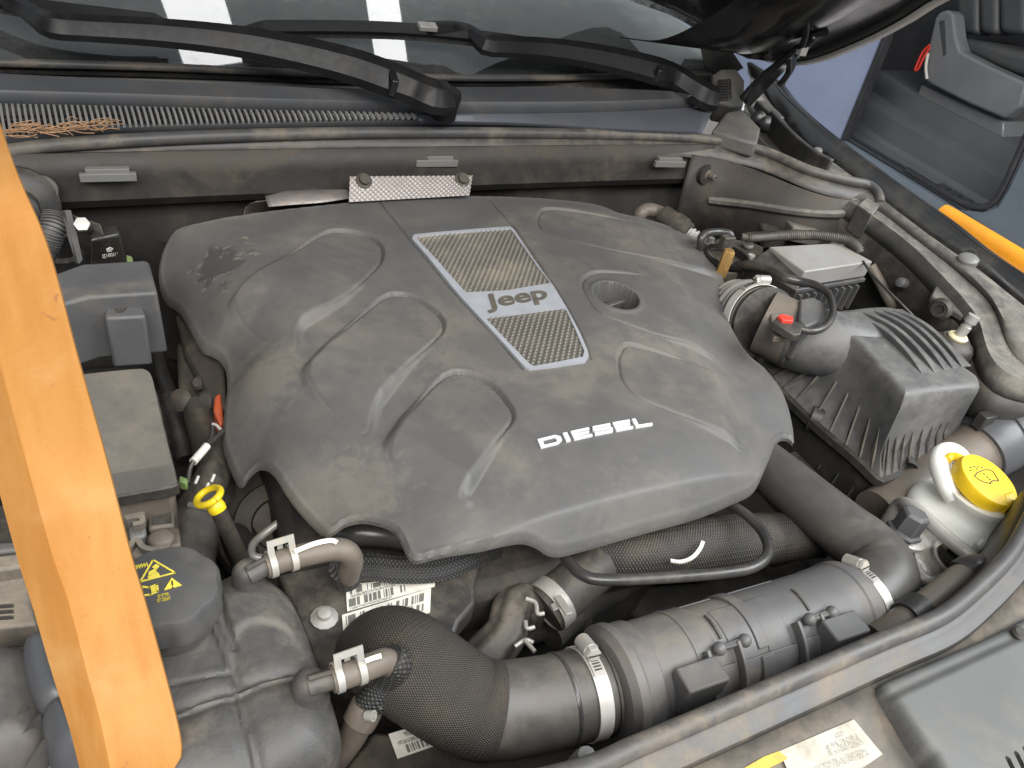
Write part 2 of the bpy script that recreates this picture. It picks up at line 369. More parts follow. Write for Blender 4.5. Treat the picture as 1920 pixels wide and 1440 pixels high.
def obj(name, mb, mat, parent=None, bevel=0, seg=2, angle=38, solid=0, sub=0, fixn=True):
    me = bpy.data.meshes.new(name)
    v = np.vstack(mb.v)
    root = None if parent is None else parent
    off = base_loc(root) if root is not None else np.zeros(3)
    loc = np.zeros(3)
    if parent is None:
        loc = np.array([v[:, 0].mean(), v[:, 1].mean(), v[:, 2].min()]); off = loc
    me.from_pydata((v-off).tolist(), [], mb.f)
    if mb.hasuv:
        uvl = me.uv_layers.new(name='UVMap'); uvs = np.vstack(mb.uv)
        li = np.zeros(len(me.loops), int); me.loops.foreach_get('vertex_index', li)
        d = uvs[li].copy()
        # unwrap the seam of closed tubes
        st = 0
        ls = np.zeros(len(me.polygons), int); lt = np.zeros(len(me.polygons), int)
        me.polygons.foreach_get('loop_start', ls); me.polygons.foreach_get('loop_total', lt)
        for a, n in zip(ls, lt):
            if n == 4 and d[a:a+4, 0].max()-d[a:a+4, 0].min() > .5 and d[a:a+4, 0].max() < 1:
                q = d[a:a+4, 0]; q[q < .5] += 1; d[a:a+4, 0] = q
        uvl.data.foreach_set('uv', d.ravel())
    if fixn and len(mb.f) < 60000:
        bm = bmesh.new(); bm.from_mesh(me); bmesh.ops.recalc_face_normals(bm, faces=bm.faces); bm.to_mesh(me); bm.free()
    me.materials.append(MATS[mat])
    me.polygons.foreach_set('use_smooth', [True]*len(me.polygons))
    me.set_sharp_from_angle(angle=math.radians(angle))
    o = bpy.data.objects.new(name, me); COL.objects.link(o); o.location = loc
    if parent is not None: o.parent = parent
    if solid:
        md = o.modifiers.new('thickness', 'SOLIDIFY'); md.thickness = solid; md.offset = -1
    if bevel:
        md = o.modifiers.new('bevel', 'BEVEL'); md.width = bevel; md.segments = seg; md.limit_method = 'ANGLE'; md.angle_limit = math.radians(35)
        md.harden_normals = False
    if sub:
        md = o.modifiers.new('smooth', 'SUBSURF'); md.levels = sub; md.render_levels = sub
    return o

def tag(o, label, cat, group=None):
    o['label'] = label; o['category'] = cat
    if group: o['group'] = group
    return o
def thing(name, label, cat, loc, group=None):
    o = bpy.data.objects.new(name, None); COL.objects.link(o); o.location = tuple(map(float, loc)); o.empty_display_size = .05
    return tag(o, label, cat, group)
def struct(o): o['kind'] = 'structure'; return o

def sd_poly(X, Y, poly):
    """Signed distance of points to a closed polygon, positive inside; also nearest boundary point."""
    P = np.asarray(poly, float)[:, :2]; Q = np.roll(P, -1, 0)
    best = np.full(X.shape, 1e9); bx = np.zeros_like(X); by = np.zeros_like(X); ins = np.zeros(X.shape, bool)
    for (ax, ay), (cx, cy) in zip(P, Q):
        dx, dy = cx-ax, cy-ay; L2 = dx*dx+dy*dy+1e-18
        t = np.clip(((X-ax)*dx+(Y-ay)*dy)/L2, 0, 1); qx = ax+t*dx; qy = ay+t*dy
        d = (X-qx)**2+(Y-qy)**2; k = d < best
        best = np.where(k, d, best); bx = np.where(k, qx, bx); by = np.where(k, qy, by)
        cond = ((ay > Y) != (cy > Y))
        with np.errstate(divide='ignore', invalid='ignore'):
            xi = ax+(Y-ay)*dx/(dy if abs(dy) > 1e-12 else 1e-12)
        ins ^= cond & (X < xi)
    d = np.sqrt(best); return np.where(ins, d, -d), bx, by
def sst(x, a, b):
    t = np.clip((x-a)/(b-a), 0, 1); return t*t*(3-2*t)

def patch(name, outline, zf, res, mat, parent, holes=(), skirt=.004, angle=40, lip=0.0):
    """A sheet over a plan outline with height zf(x, y), its rim snapped to the outline and turned down by skirt."""
    P = np.asarray(outline, float)[:, :2]
    x0, y0 = P.min(0)-res*1.5; x1, y1 = P.max(0)+res*1.5
    xs = np.arange(x0, x1, res); ys = np.arange(y0, y1, res)
    X, Y = np.meshgrid(xs, ys)
    d, bx, by = sd_poly(X, Y, P)
    snap = (d < res*.35); X2 = np.where(snap, bx, X); Y2 = np.where(snap, by, Y)
    keep = d > -res*1.0
    out = d <= -res*.02
    for h in holes:
        dh, hx, hy = sd_poly(X, Y, h)
        sh = dh > -res*.35
        X2 = np.where(sh, hx, X2); Y2 = np.where(sh, hy, Y2); keep &= dh < res*1.0; out |= dh > res*.02
    Z = zf(X2, Y2)
    m, n = X.shape; idx = np.arange(m*n).reshape(m, n)
    q = np.stack([idx[:-1, :-1], idx[:-1, 1:], idx[1:, 1:], idx[1:, :-1]], -1).reshape(-1, 4)
    o = out.ravel()[q]; k = keep.ravel()[q]
    q = q[(o.sum(1) < 4) & k.all(1)]
    pts = np.stack([X2, Y2, Z], -1).reshape(-1, 3)
    used = np.unique(q); mp = -np.ones(m*n, int); mp[used] = np.arange(len(used))
    q = mp[q]; pts = pts[used]
    # drop degenerate faces
    a = pts[q]; ar = np.linalg.norm(np.cross(a[:, 2]-a[:, 0], a[:, 3]-a[:, 1]), axis=1); q = q[ar > 1e-10]
    e = {}
    for f in q.tolist():
        for i in range(4):
            u, v = f[i], f[(i+1) % 4]; key = (min(u, v), max(u, v))
            if key in e: e[key] = None
            else: e[key] = (u, v)
    bd = [x for x in e.values() if x]
    faces = q.tolist()
    if skirt > 0:
        bv = sorted({i for x in bd for i in x}); nb = {b_: len(pts)+k_ for k_, b_ in enumerate(bv)}
        low = pts[bv].copy(); low[:, 2] -= skirt
        if lip:
            pass
        pts = np.vstack([pts, low]); faces += [(v, u, nb[u], nb[v]) for u, v in bd]
    mb = MB(); mb.add(pts, faces)
    return obj(name, mb, mat, parent, angle=angle, fixn=False)

def text_mesh(s, bold=0.0):
    cu = bpy.data.curves.new('lettering', 'FONT'); cu.body = s; cu.extrude = .0; cu.offset = bold; cu.resolution_u = 4
    o = bpy.data.objects.new('lettering', cu); COL.objects.link(o)
    dg = bpy.context.evaluated_depsgraph_get(); me = bpy.data.meshes.new_from_object(o.evaluated_get(dg))
    v = np.array([x.co[:2] for x in me.vertices]); f = [tuple(p.vertices) for p in me.polygons]
    bpy.data.objects.remove(o); bpy.data.curves.remove(cu); bpy.data.meshes.remove(me)
    v = (v-v.min(0))/(v.max(0)-v.min(0)); return v, f
def flat_extrude(mb, v2, faces, place, th, nrmv):
    """2D faces placed by place(u, v) and given thickness th along nrmv."""
    nrmv = nrm(nrmv); top = np.array([place(u, w) for u, w in v2]); n = len(top)
    e = {}
    for f in faces:
        for i in range(len(f)):
            a, b = f[i], f[(i+1) % len(f)]; k = (min(a, b), max(a, b)); e[k] = None if k in e else (a, b)
    F = [tuple(f) for f in faces]+[(b, a, a+n, b+n) for x in e.values() if x for a, b in (x,)]
    mb.add(np.vstack([top+nrmv*th, top]), F); return mb
def affine(o, ex, ey):
    o, ex, ey = map(np.asarray, (o, ex, ey)); return lambda u, w: o+ex*u+ey*w
# ------------------------------------------------------------------ the engine cover
CTRL = [(820,386,-.006),(950,560,0),(1040,690,0),(1115,815,-.003),(900,800,-.006),(1000,900,-.008),(760,440,-.003),(1060,450,-.004),
 (330,440,-.038),(380,425,-.026),(450,412,-.018),(640,388,-.010),(900,375,-.009),(1130,390,-.014),(1250,430,-.022),(1335,484,-.030),(1357,530,-.036),
 (1359,596,-.040),(1399,671,-.044),(1462,735,-.052),(1485,810,-.060),(1430,889,-.048),(1402,934,-.040),(1330,690,-.024),(1380,800,-.030),(1290,560,-.014),(1400,860,-.036),
 (1012,988,-.015),(1162,949,-.016),(1320,902,-.024),(860,1000,-.019),(1320,968,-.032),(1155,1016,-.024),(1042,1046,-.023),(900,1034,-.026),(780,1057,-.032),
 (742,1001,-.031),(700,950,-.031),(675,980,-.040),(615,1008,-.056),(551,949,-.060),(499,881,-.058),(448,915,-.090),(416,840,-.090),(424,735,-.084),(410,675,-.082),(369,645,-.084),(330,582,-.086),(300,525,-.084),
 (700,900,-.023),(600,880,-.035),(520,790,-.043),(470,690,-.043),(600,760,-.025),(520,640,-.025),(420,600,-.044),(400,500,-.034),(350,500,-.055),(560,480,-.014),(640,560,-.012),(720,700,-.012),(800,860,-.014),(640,680,-.016)]
_cA = V(790,1050,-.026); _cB = V(1410,879,-.031)
def front_drop(X, Y):
    yc = _cA[1]+(X-_cA[0])*(_cB[1]-_cA[1])/(_cB[0]-_cA[0]); d = yc-Y
    return 1.15*.5*(d+np.sqrt(d*d+.0022**2))*sst(X, _cA[0]-.03, _cA[0]+.03)
_C = np.array([V(*c) for c in CTRL]); _xy = _C[:, :2]; _zc = _C[:, 2]
def _phi(r): return np.where(r > 1e-9, r*r*np.log(r+1e-12), 0)
_n = len(_C); _K = _phi(np.linalg.norm(_xy[:, None]-_xy[None], axis=2))+np.eye(_n)*2e-4
_Pm = np.c_[np.ones(_n), _xy]; _A = np.block([[_K, _Pm], [_Pm.T, np.zeros((3, 3))]])
_w = np.linalg.solve(_A, np.r_[_zc, 0, 0, 0])
def S0(X, Y):
    X = np.asarray(X, float); Y = np.asarray(Y, float); sh = X.shape; q = np.c_[X.ravel(), Y.ravel()]
    out = np.empty(len(q))
    for i in range(0, len(q), 20000):
        k = q[i:i+20000]; out[i:i+20000] = _phi(np.linalg.norm(k[:, None]-_xy[None], axis=2))@_w[:_n]+_w[_n]+k@_w[_n+1:]
    return out.reshape(sh)-front_drop(X, Y)
def PS(px, py, dz=0.0):
    r = ray(px, py); z = 0.0
    for i in range(25):
        p = CAM+r*((z-HC)/r[2]); z += .6*(float(S0(p[0], p[1]))+dz-Z0-z)
    return CAM+r*((z-HC)/r[2])
def PSL(pts, dz=0.0): return np.array([PS(*p, dz) for p in pts])

OUT = [(318,452),(330,438),(352,430),(380,424),(450,411),(540,399),(640,388),(716,381),(800,376),(880,374),(950,375),(1010,378),(1070,383),(1110,388),(1135,395),(1158,406),(1200,414),(1256,430),(1312,460),(1335,483),(1350,512),(1358,538),(1360,596),(1376,634),(1399,671),(1432,697),(1462,735),(1477,772),(1485,810),(1487,838),
 (1477,826),(1462,826),(1449,840),(1440,866),(1430,889),(1417,919),(1402,934),(1320,971),(1155,1016),(1060,1043),(1042,1045),(1024,1041),(1005,1027),(982,1019),(955,1021),(860,1041),(790,1056),(776,1057),(765,1049),(754,1024),(742,1001),(724,990),(694,982),(672,981),(645,988),(628,1002),(615,1009),(600,1002),(577,979),(551,949),(532,922),(518,897),(499,881),(484,881),(469,895),(457,914),(446,913),(431,881),(416,840),(420,787),(427,735),(424,694),(412,676),(397,668),(382,664),(369,645),(356,619),(340,592),(328,580),(312,572),(300,545),(297,515),(304,480)]
OUTP = PSL(OUT, -.007)
_po = np.vstack([np.linspace(a, b, 8, endpoint=False) for a, b in zip(OUTP, np.roll(OUTP, -1, 0))])
for _ in range(6): _po = .5*_po+.25*np.roll(_po, 1, 0)+.25*np.roll(_po, -1, 0)
OUTW = _po[::2]

def in_frame(o, e1, e2, X, Y):
    """coordinates along (o->e1) with 0..1"""
    d = np.array(e1)[:2]-np.array(o)[:2]; return ((X-o[0])*d[0]+(Y-o[1])*d[1])/(d@d)
_AX = np.array([0., 0.])
# pads on the left bank: (outline incl. lower face, inner end, break line middle, foot middle)
LP = [([(442,585),(461,541),(520,494),(600,440),(640,430),(690,440),(714,458),(717,482),(700,508),(640,566),(580,602),(559,618),(544,660)], (706,462), (511,578), (495,622)),
      ([(580,720),(600,671),(650,620),(716,558),(750,549),(787,560),(824,588),(832,615),(812,641),(760,694),(712,750),(701,768),(676,815)], (818,585), (651,718), (628,770)),
      ([(733,870),(750,806),(780,765),(812,724),(842,699),(872,696),(919,716),(954,755),(962,782),(940,817),(905,868),(866,926),(862,940)], (945,745), (808,866), (800,905))]
RP = [([(1008,410),(1014,396),(1026,390),(1070,393),(1200,419),(1275,441),(1330,480),(1345,515),(1320,511),(1240,489),(1162,471),(1090,455),(1045,445),(1016,430)], (1012,410), (1310,485), (1345,505)),
      ([(1104,560),(1092,530),(1104,514),(1130,508),(1200,515),(1249,528),(1286,549),(1315,590),(1352,680),(1335,672),(1290,648),(1237,630),(1170,604),(1125,585)], (1098,535), (1290,585), (1345,672)),
      ([(1160,678),(1166,654),(1178,644),(1200,648),(1237,660),(1312,690),(1345,708),(1362,752),(1390,838),(1365,822),(1320,799),(1256,769),(1200,744),(1170,716)], (1163,675), (1345,745), (1385,830))]
FE = []
for side, L in (('L', LP), ('R', RP)):
    for (o, a, b, c) in L:
        FE.append((side, cr(PSL(o), 90, True), PS(*a), PS(*b), PS(*c)))
CAPC = PS(1156, 553); CAPR = .0300
STRIP_L = PSL([(712,378),(765,446),(862,559),(937,637),(979,690)]); STRIP_R = PSL([(917,374),(968,430),(1022,512),(1042,540),(1067,582),(1090,625),(1107,672)])
def polyd(X, Y, pl):
    best = np.full(np.shape(X), 1e9)
    for a, b in zip(pl[:-1], pl[1:]):
        d = b[:2]-a[:2]; t = np.clip(((X-a[0])*d[0]+(Y-a[1])*d[1])/(d@d), 0, 1)
        best = np.minimum(best, np.hypot(X-a[0]-t*d[0], Y-a[1]-t*d[1]))
    return best
def SC_(X, Y):
    X = np.asarray(X, float); Y = np.asarray(Y, float)
    z = S0(X, Y)
    for side, o, a, b, c in FE:
        d, _, _ = sd_poly(X, Y, o)
        near = d > -.03
        if not near.any(): continue
        ux = b[:2]-a[:2]; L = np.hypot(*ux); ux = ux/L
        s = (X-a[0])*ux[0]+(Y-a[1])*ux[1]; sc = (c[:2]-a[:2])@ux
        if side == 'L':
            A = np.interp(s, [0, L*.35, L, sc, sc+.01], [-.0035, .0010, .0135, .001, 0.0]); wall = np.interp(s, [0, L], [.0025, .008])
        else:
            A = np.interp(s, [0, L*.5, L, sc, sc+.01], [-.0030, .0, .0065, .001, 0.0]); wall = np.interp(s, [0, L], [.0025, .006])
        t_ = np.clip((d+wall)/(wall+.0005), 0, 1); z = z+A*t_
        g = .0030 if side == 'L' else .0030
        z = z-g*np.exp(-((d-.0005)/.0015)**2)*np.clip(1.3-s/max(sc, 1e-6), .25, 1)
        z = z+.0003*np.exp(-((d+.0045)/.0022)**2)*np.clip(1-s/L, 0, 1)
    # strip grooves
    for pl in (STRIP_L, STRIP_R):
        z = z-.0030*np.exp(-(polyd(X, Y, pl)/.0013)**2)
    dc = np.hypot(X-CAPC[0], (Y-CAPC[1])*.93)
    z = z+.0022*np.exp(-((dc-CAPR-.004)/.004)**2)
    z = z-.060*sst(CAPR-dc, -.001, .0035)
    # rolled rim
    de, _, _ = sd_poly(X, Y, OUTW)
    z = z-.003*(1-sst(de, 0, .0035))+.0009*np.exp(-((de-.0035)/.0018)**2)
    return z
def stain(name, centre, r, dark):
    """a dried oily splash: blotchy dark patch with pale tide lines, added to a dusty material"""
    m = MATS[name]; nt = m.node_tree; L = nt.links; b = nt.nodes['Principled BSDF']; src = b.inputs['Base Color'].links[0].from_socket
    p = pos(nt); sub = nt.nodes.new('ShaderNodeVectorMath'); sub.operation = 'DISTANCE'; L.new(p, sub.inputs[0]); sub.inputs[1].default_value = tuple(map(float, centre))
    n = noise(nt, 38, 4, .6, p, .5); d = mathn(nt, 'MULTIPLY_ADD', mathn(nt, 'SUBTRACT', n, .5), r*2.6, sub.outputs['Value'])
    k = mathn(nt, 'SUBTRACT', 1.0, ramp(nt, d, r*.35, r*.85)); edge = mathn(nt, 'MULTIPLY', ramp(nt, d, r*.50, r*.62), mathn(nt, 'SUBTRACT', 1.0, ramp(nt, d, r*.66, r*.78)))
    c = mixc(nt, mathn(nt, 'MULTIPLY', k, .45), src, dark); c = mixc(nt, mathn(nt, 'MULTIPLY', edge, mathn(nt, 'MULTIPLY', ramp(nt, noise(nt, 90, 2, .5, p), .5, .62), .5)), c, (.28, .24, .18))
    L.new(c, b.inputs['Base Color'])
stain('cover_plastic', PS(410,492), .052, (.022, .021, .02))
def scuff(name, centre, r, col, k_, sc):
    m = MATS[name]; nt = m.node_tree; L = nt.links; b = nt.nodes['Principled BSDF']; src = b.inputs['Base Color'].links[0].from_socket
    p = pos(nt); sub = nt.nodes.new('ShaderNodeVectorMath'); sub.operation = 'DISTANCE'; L.new(p, sub.inputs[0]); sub.inputs[1].default_value = tuple(map(float, centre))
    d = mathn(nt, 'MULTIPLY_ADD', mathn(nt, 'SUBTRACT', noise(nt, sc, 5, .65, p), .5), r*2.2, sub.outputs['Value'])
    L.new(mixc(nt, mathn(nt, 'MULTIPLY', mathn(nt, 'SUBTRACT', 1.0, ramp(nt, d, r*.3, r)), k_), src, col), b.inputs['Base Color'])
for x_, y_, r_, k_ in ((510,700,.03,.5), (470,730,.05,.4), (690,905,.03,.42), (610,960,.05,.35), (860,740,.03,.3), (1210,480,.05,.45), (760,640,.05,.3), (1210,985,.05,.35), (900,650,.06,.25), (440,560,.03,.4)):
    scuff('cover_plastic', PS(x_, y_), r_*1.7, (.21, .18, .14), k_*.5, 90)
cover = thing('engine_cover', 'large dusty grey plastic engine cover with ribbed pads and silver lettering', 'engine cover', (.36, .62, Z0-.09))
patch('shell', OUTW, SC_, .0016, 'cover_plastic', cover, skirt=.005)

# silver badge with two dimpled windows
PLATE = [(776,443),(860,435),(948,428),(956,428),(963,433),(980,459),(1000,489),(1018,514),(1038,541),(1063,583),(1086,626),(1101,661),(1103,672),(1097,681),(1040,690),(992,695),(984,692),(978,686),(935,637),(860,556),(800,482),(772,450)]
PLW = PSL(PLATE); PLW = np.vstack([np.linspace(a, b, 12, endpoint=False) for a, b in zip(PLW, np.roll(PLW, -1, 0))])
WIN1 = [(788,447),(870,439),(952,433),(957,435),(978,464),(1003,500),(1025,528),(1027,533),(950,546),(876,550),(871,547),(820,489),(784,451)]
WIN2 = [(917,599),(985,591),(1053,582),(1059,585),(1076,622),(1092,660),(1089,671),(1045,680),(1000,688),(993,684),(955,645),(915,603)]
W1 = PSL(WIN1); W2 = PSL(WIN2)
W1 = W1.mean(0)+(W1-W1.mean(0))*1.025; W2 = W2.mean(0)+(W2-W2.mean(0))*1.035
def dens(P): return np.vstack([np.linspace(a, b, 10, endpoint=False) for a, b in zip(P, np.roll(P, -1, 0))])
badge = patch('badge_plate', PLW, lambda X, Y: S0(X, Y)+.0030, .0011, 'badge_silver', cover, holes=(dens(W1), dens(W2)), skirt=.0042)
def dimple(X, Y):
    h = np.clip(np.cos(2*np.pi*X/.0078)*np.cos(2*np.pi*Y/.0112), 0, 1)
    return S0(X, Y)+.0002+.0024*h**.8
for w, grow in ((W1, 1.02), (W2, 1.03)):
    c = w.mean(0); ww = c+(dens(w)-c)*grow
    patch('badge_mesh', ww, dimple, .0007, 'mesh_bronze', cover, skirt=.001, angle=60)

# lettering
mb = MB()
def jeep_glyphs():
    """four letters as stroked outlines: returns list of (verts2d, faces) in a 0..1 x 0..1 box"""
    v, f = text_mesh('Jeep', .022); return v, f
v2, f2 = jeep_glyphs()
o_ = PS(915, 592); ex_ = PS(1031, 572)-o_; ey_ = PS(905, 558)-PS(915, 592)
ey_ = ey_*1.0
def place_on(o, ex, ey, dz):
    def g(u, w):
        p = o+ex*u+ey*w; p = p.copy(); p[2] = float(S0(p[0], p[1]))+dz; return p
    return g
flat_extrude(mb, v2, f2, place_on(o_, ex_, ey_, .0030), .0012, (0, 0, 1))
obj('badge_lettering', mb, 'badge_letter', badge, fixn=True)

def diesel():
    """wide block capitals D I E S E L as quads in letter units"""
    Q = []; x = 0.0; H = 1.0; t = .215; sl = .0
    def r(x0, y0, x1, y1): Q.append([(x0, y0), (x1, y0), (x1, y1), (x0, y1)])
    # D
    r(x, 0, x+.37, H); r(x+.37, 0, x+1.55, t); r(x+.37, H-t, x+1.55, H)
    Q.append([(x+1.55, 0), (x+1.95, .28), (x+1.53, .40), (x+1.45, t)]); Q.append([(x+1.55, H), (x+1.45, H-t), (x+1.53, .60), (x+1.95, .72)])
    Q.append([(x+1.53, .40), (x+1.95, .28), (x+1.95, .72), (x+1.53, .60)]); x += 2.25
    r(x, 0, x+.40, H); x += .72
    def E(x):
        r(x, 0, x+.37, H); r(x+.37, 0, x+1.7, t); r(x+.37, H-t, x+1.7, H); r(x+.37, .5-t/2.3, x+1.55, .5+t/2.3)
    E(x); x += 1.95
    # S
    r(x+.12, H-t, x+1.8, H); Q.append([(x, .62), (x+.37, .66), (x+.37, H-t), (x+.12, H)]); Q.append([(x+.12, H), (x+.37, H-t), (x+.5, H-t), (x+.5, H)])
    r(x+.12, .5-t/2.3, x+1.7, .5+t/2.3); Q.append([(x, .62), (x+.12, .5-t/2.3), (x+.45, .5+t/2.3), (x+.37, .66)])
    r(x, 0, x+1.7, t); Q.append([(x+1.4, t), (x+1.7, 0), (x+1.82, .38), (x+1.4, .34)]); Q.append([(x+1.4, .34), (x+1.82, .38), (x+1.7, .5+t/2.3), (x+1.38, .5-t/2.3)]); x += 2.05
    E(x); x += 1.95
    r(x, 0, x+.37, H); r(x+.37, 0, x+1.75, t); x += 1.75
    return Q, x
Q, wd = diesel()
o_ = PS(1014, 842); ex_ = (PS(1223, 799)-o_)/wd; ey_ = PS(1007, 826)-o_
g = place_on(o_, ex_, ey_, .0)
def soft(p): return p
mb = MB()
for k, q in enumerate(Q):
    top = np.array([g(*p) for p in q]); dz = .0020+.00003*k
    mb.prism(top+[0, 0, dz], top-[0, 0, .001])
obj('emblem_lettering', mb, 'emblem_silver', cover)

# oil filler cap at the bottom of the round recess
oc = CAPC+[0, 0, -.030]; oc[2] = S0(CAPC[0], CAPC[1])-.040
cap = thing('oil_filler_cap', 'black oil filler cap with grip bar in the round recess of engine cover', 'cap', oc)
mb = MB(); mb.lathe(oc, (0, 0, 1), [(.010, 0), (.0235, 0), (.025, .003), (.025, .010), (.0235, .013), (.012, .014)], 40); obj('cap_disc', mb, 'black_plastic', cap)
mb = MB(); mb.box(oc+[0, 0, .0205], np.array([.019, .005, 0]), np.array([-.0013, .004, 0]), (0, 0, .008)); obj('grip', mb, 'dark_plastic', cap, bevel=.002)
# ------------------------------------------------------------------ the place: workshop floor, car body around the engine bay
mb = MB(); mb.add([(-14, -14, 0), (14, -14, 0), (14, 14, 0), (-14, 14, 0)], [(0, 1, 2, 3)]); f = obj('workshop_floor', mb, 'concrete'); struct(f)

def zr(pts, z): return [V(x, y, z) for x, y in pts]
def loft(name, curves, mat, parent, n=60, solid=0, sub_rows=1, angle=38):
    """Sheet through several 3D polylines, each resampled to n points."""
    rows = [cr(c, n) for c in curves]
    R = []
    for a, b in zip(rows[:-1], rows[1:]):
        for t in np.linspace(0, 1, sub_rows, endpoint=False): R.append(a*(1-t)+b*t)
    R.append(rows[-1])
    mb = MB(); mb.grid(R); return obj(name, mb, mat, parent, solid=solid, angle=angle)

body = thing('car_body', 'dusty black car body around the engine bay with firewall, cowl and fender', 'car body', (.45, .7, 0.0))

# --- firewall (bulkhead) behind the engine, with the rubber seal along its top
SEAL = [(-60,296,.055),(20,281,.055),(160,268,.057),(400,256,.058),(700,249,.058),(1000,250,.058),(1200,254,.058),(1331,262,.057),(1425,281,.056),(1519,320,.053),(1594,340,.05),(1628,347,.048),(1645,362,.044),(1650,382,.036)]
sp = cr(VL(SEAL), 150)
mb = MB(); mb.tube(sp, .0092, 16); obj('hood_seal', mb, 'seal_rubber', body)
# ribbed flange under the seal bulb
lo = cr([V(x, y+36, z-.024) for x, y, z in SEAL[:-2]]+[V(1636,368,.028)], 150)
hi = cr([V(x, y+3, z-.003) for x, y, z in SEAL[:-2]]+[V(1640,352,.04)], 150)
rows = []
for t in (0, .5, 1): rows.append(hi*(1-t)+lo*t)
R = np.array(rows)
mb = MB(); mb.grid(R); obj('seal_flange', mb, 'seal_rubber', body, solid=.003)
# bulkhead sheet: step out under the flange then felt going down
fx = np.linspace(-.45, 1.02, 40)
ycut = 1.075
def fw_row(z, dy, wob=0.0): return [(x, ycut+dy+.02*math.sin(1.2*x)-.012*(x-.4)**2+wob*math.sin(9*x+z*30)+wob*.6*math.sin(21*x+2), Z0+z) for x in fx]
mb = MB(); mb.grid([fw_row(.052, .004), fw_row(.02, .002), fw_row(-.01, -.002), fw_row(-.022, .006), fw_row(-.026, .022)]); obj('bulkhead_panel', mb, 'dirty_sheet', body, solid=.004)
mb = MB(); mb.grid([fw_row(-.024, .02), fw_row(-.05, .03, .006), fw_row(-.09, .022, .01), fw_row(-.14, .03, .012), fw_row(-.22, .02, .01), fw_row(-.55, .0)]); obj('bulkhead_felt', mb, 'firewall_felt', body)
for (x0, y0, x1, y1) in ((148,326,255,324), (778,300,856,300), (1226,302,1282,303)):
    a = V(x0, y0, .03); b = V(x1, y1, .03); mb = MB(); m = (a+b)/2+[0, -.004, -.003]; ax = (b-a)/2
    mb.box(m, ax, (0, .004, 0), (0, 0, .0055)); mb.box(m+[0, .004, .007], ax*.78, (0, .005, 0), (0, 0, .004)); obj('seal_clip', mb, 'pale_plastic', body, bevel=.001)
# side panel of the cowl box on the right, with its pressed rib and ledge
pA = zr([(1292,292),(1300,330),(1262,430),(1240,470)], .02)
def sidepanel():
    top = [V(1296,290,.036), V(1360,300,.036), V(1425,322,.036), V(1500,352,.034), V(1560,370,.032), V(1618,376,.03)]
    t = cr(top, 40); dn = t.copy(); dn[:, 2] -= .17; dn[:, 1] -= .012
    return t, dn
t, dn = sidepanel(); mb = MB(); mb.grid([t, t*.5+dn*.5, dn]); obj('cowl_side_panel', mb, 'dirty_sheet', body, solid=.004)
def on_side(px, py, off=0.0):
    """point of the upright cowl side panel under a photo pixel"""
    r = ray(px, py); best = None
    for a, b in zip(t[:-1], t[1:]):
        n0 = nrm(np.array([-(b-a)[1], (b-a)[0], 0])); k = ((a-CAM)@n0)/(r@n0); p = CAM+r*k; u = ((p-a)@(b-a))/((b-a)@(b-a))
        if k > 0 and (-.05 <= u <= 1.05) and (best is None or k < best[0]): best = (k, p)
    p = best[1] if best else V(px, py, 0.0)
    return p-nrm(r)*off
rib = cr([on_side(1328,374,.004), on_side(1400,382,.005), on_side(1480,394,.005), on_side(1550,400,.005), on_side(1600,397,.005)], 30)
mb = MB(); mb.bar(rib, .020, .014, (0, 0, 1)); obj('pressed_rib', mb, 'dirty_body', body, bevel=.004)
led = [on_side(1464,428,.002), on_side(1520,430,.002), on_side(1598,424,.002), on_side(1602,446,.03), on_side(1540,450,.03), on_side(1478,450,.03)]
zl = np.mean([k[2] for k in led]); led = [np.array([k[0], k[1], zl]) for k in led]
mb = MB(); mb.prism(led, np.array(led)-[0, 0, .03]); obj('cowl_ledge', mb, 'dirty_body', body, bevel=.003)
br = [on_side(1420,410,.002), on_side(1450,420,.002), on_side(1478,442,.03), on_side(1438,444,.03)]
mb = MB(); mb.prism(br, np.array(br)-[0, 0, .025]); obj('ledge_bracket', mb, 'black_plastic', body, bevel=.002)
st = on_side(1326,327,.004); mb = MB(); mb.lathe(st, (.15, -1, .1), [(.010, -.01), (.010, .004), (.006, .005), (.005, .020), (.0035, .021), (.0035, .016)], 18); obj('stud', mb, 'hose_brown', body)
mb = MB(); mb.lathe(st, (.15, -1, .1), [(.022, -.004), (.020, .003), (.012, .004)], 24); obj('stud_boss', mb, 'dirty_sheet', body)

# --- cowl panel below the windshield with its air grille
CWF = [(-60,266),(15,258),(187,240),(337,236),(520,232),(720,228),(787,226),(975,230),(1162,241),(1318,247)]
CWG = [(-60,194),(0,197),(262,202),(487,208),(720,212),(780,213),(975,213),(1162,209),(1300,201),(1332,198)]
CWU = [(-60,134),(0,138),(262,150),(487,160),(712,169),(862,163),(1087,165),(1200,168),(1262,172),(1300,182)]
CWB = [(-60,122),(0,124),(200,127),(375,131),(720,146),(862,152),(1087,152),(1200,150),(1262,148),(1310,150)]
zf_, zg, zu, zb = .072, .080, .105, .098
rowF = cr(zr(CWF, zf_), 90); rowG = cr(zr(CWG, zg), 90); rowU = cr(zr(CWU, zu), 90); rowB = cr(zr(CWB, zb), 90)
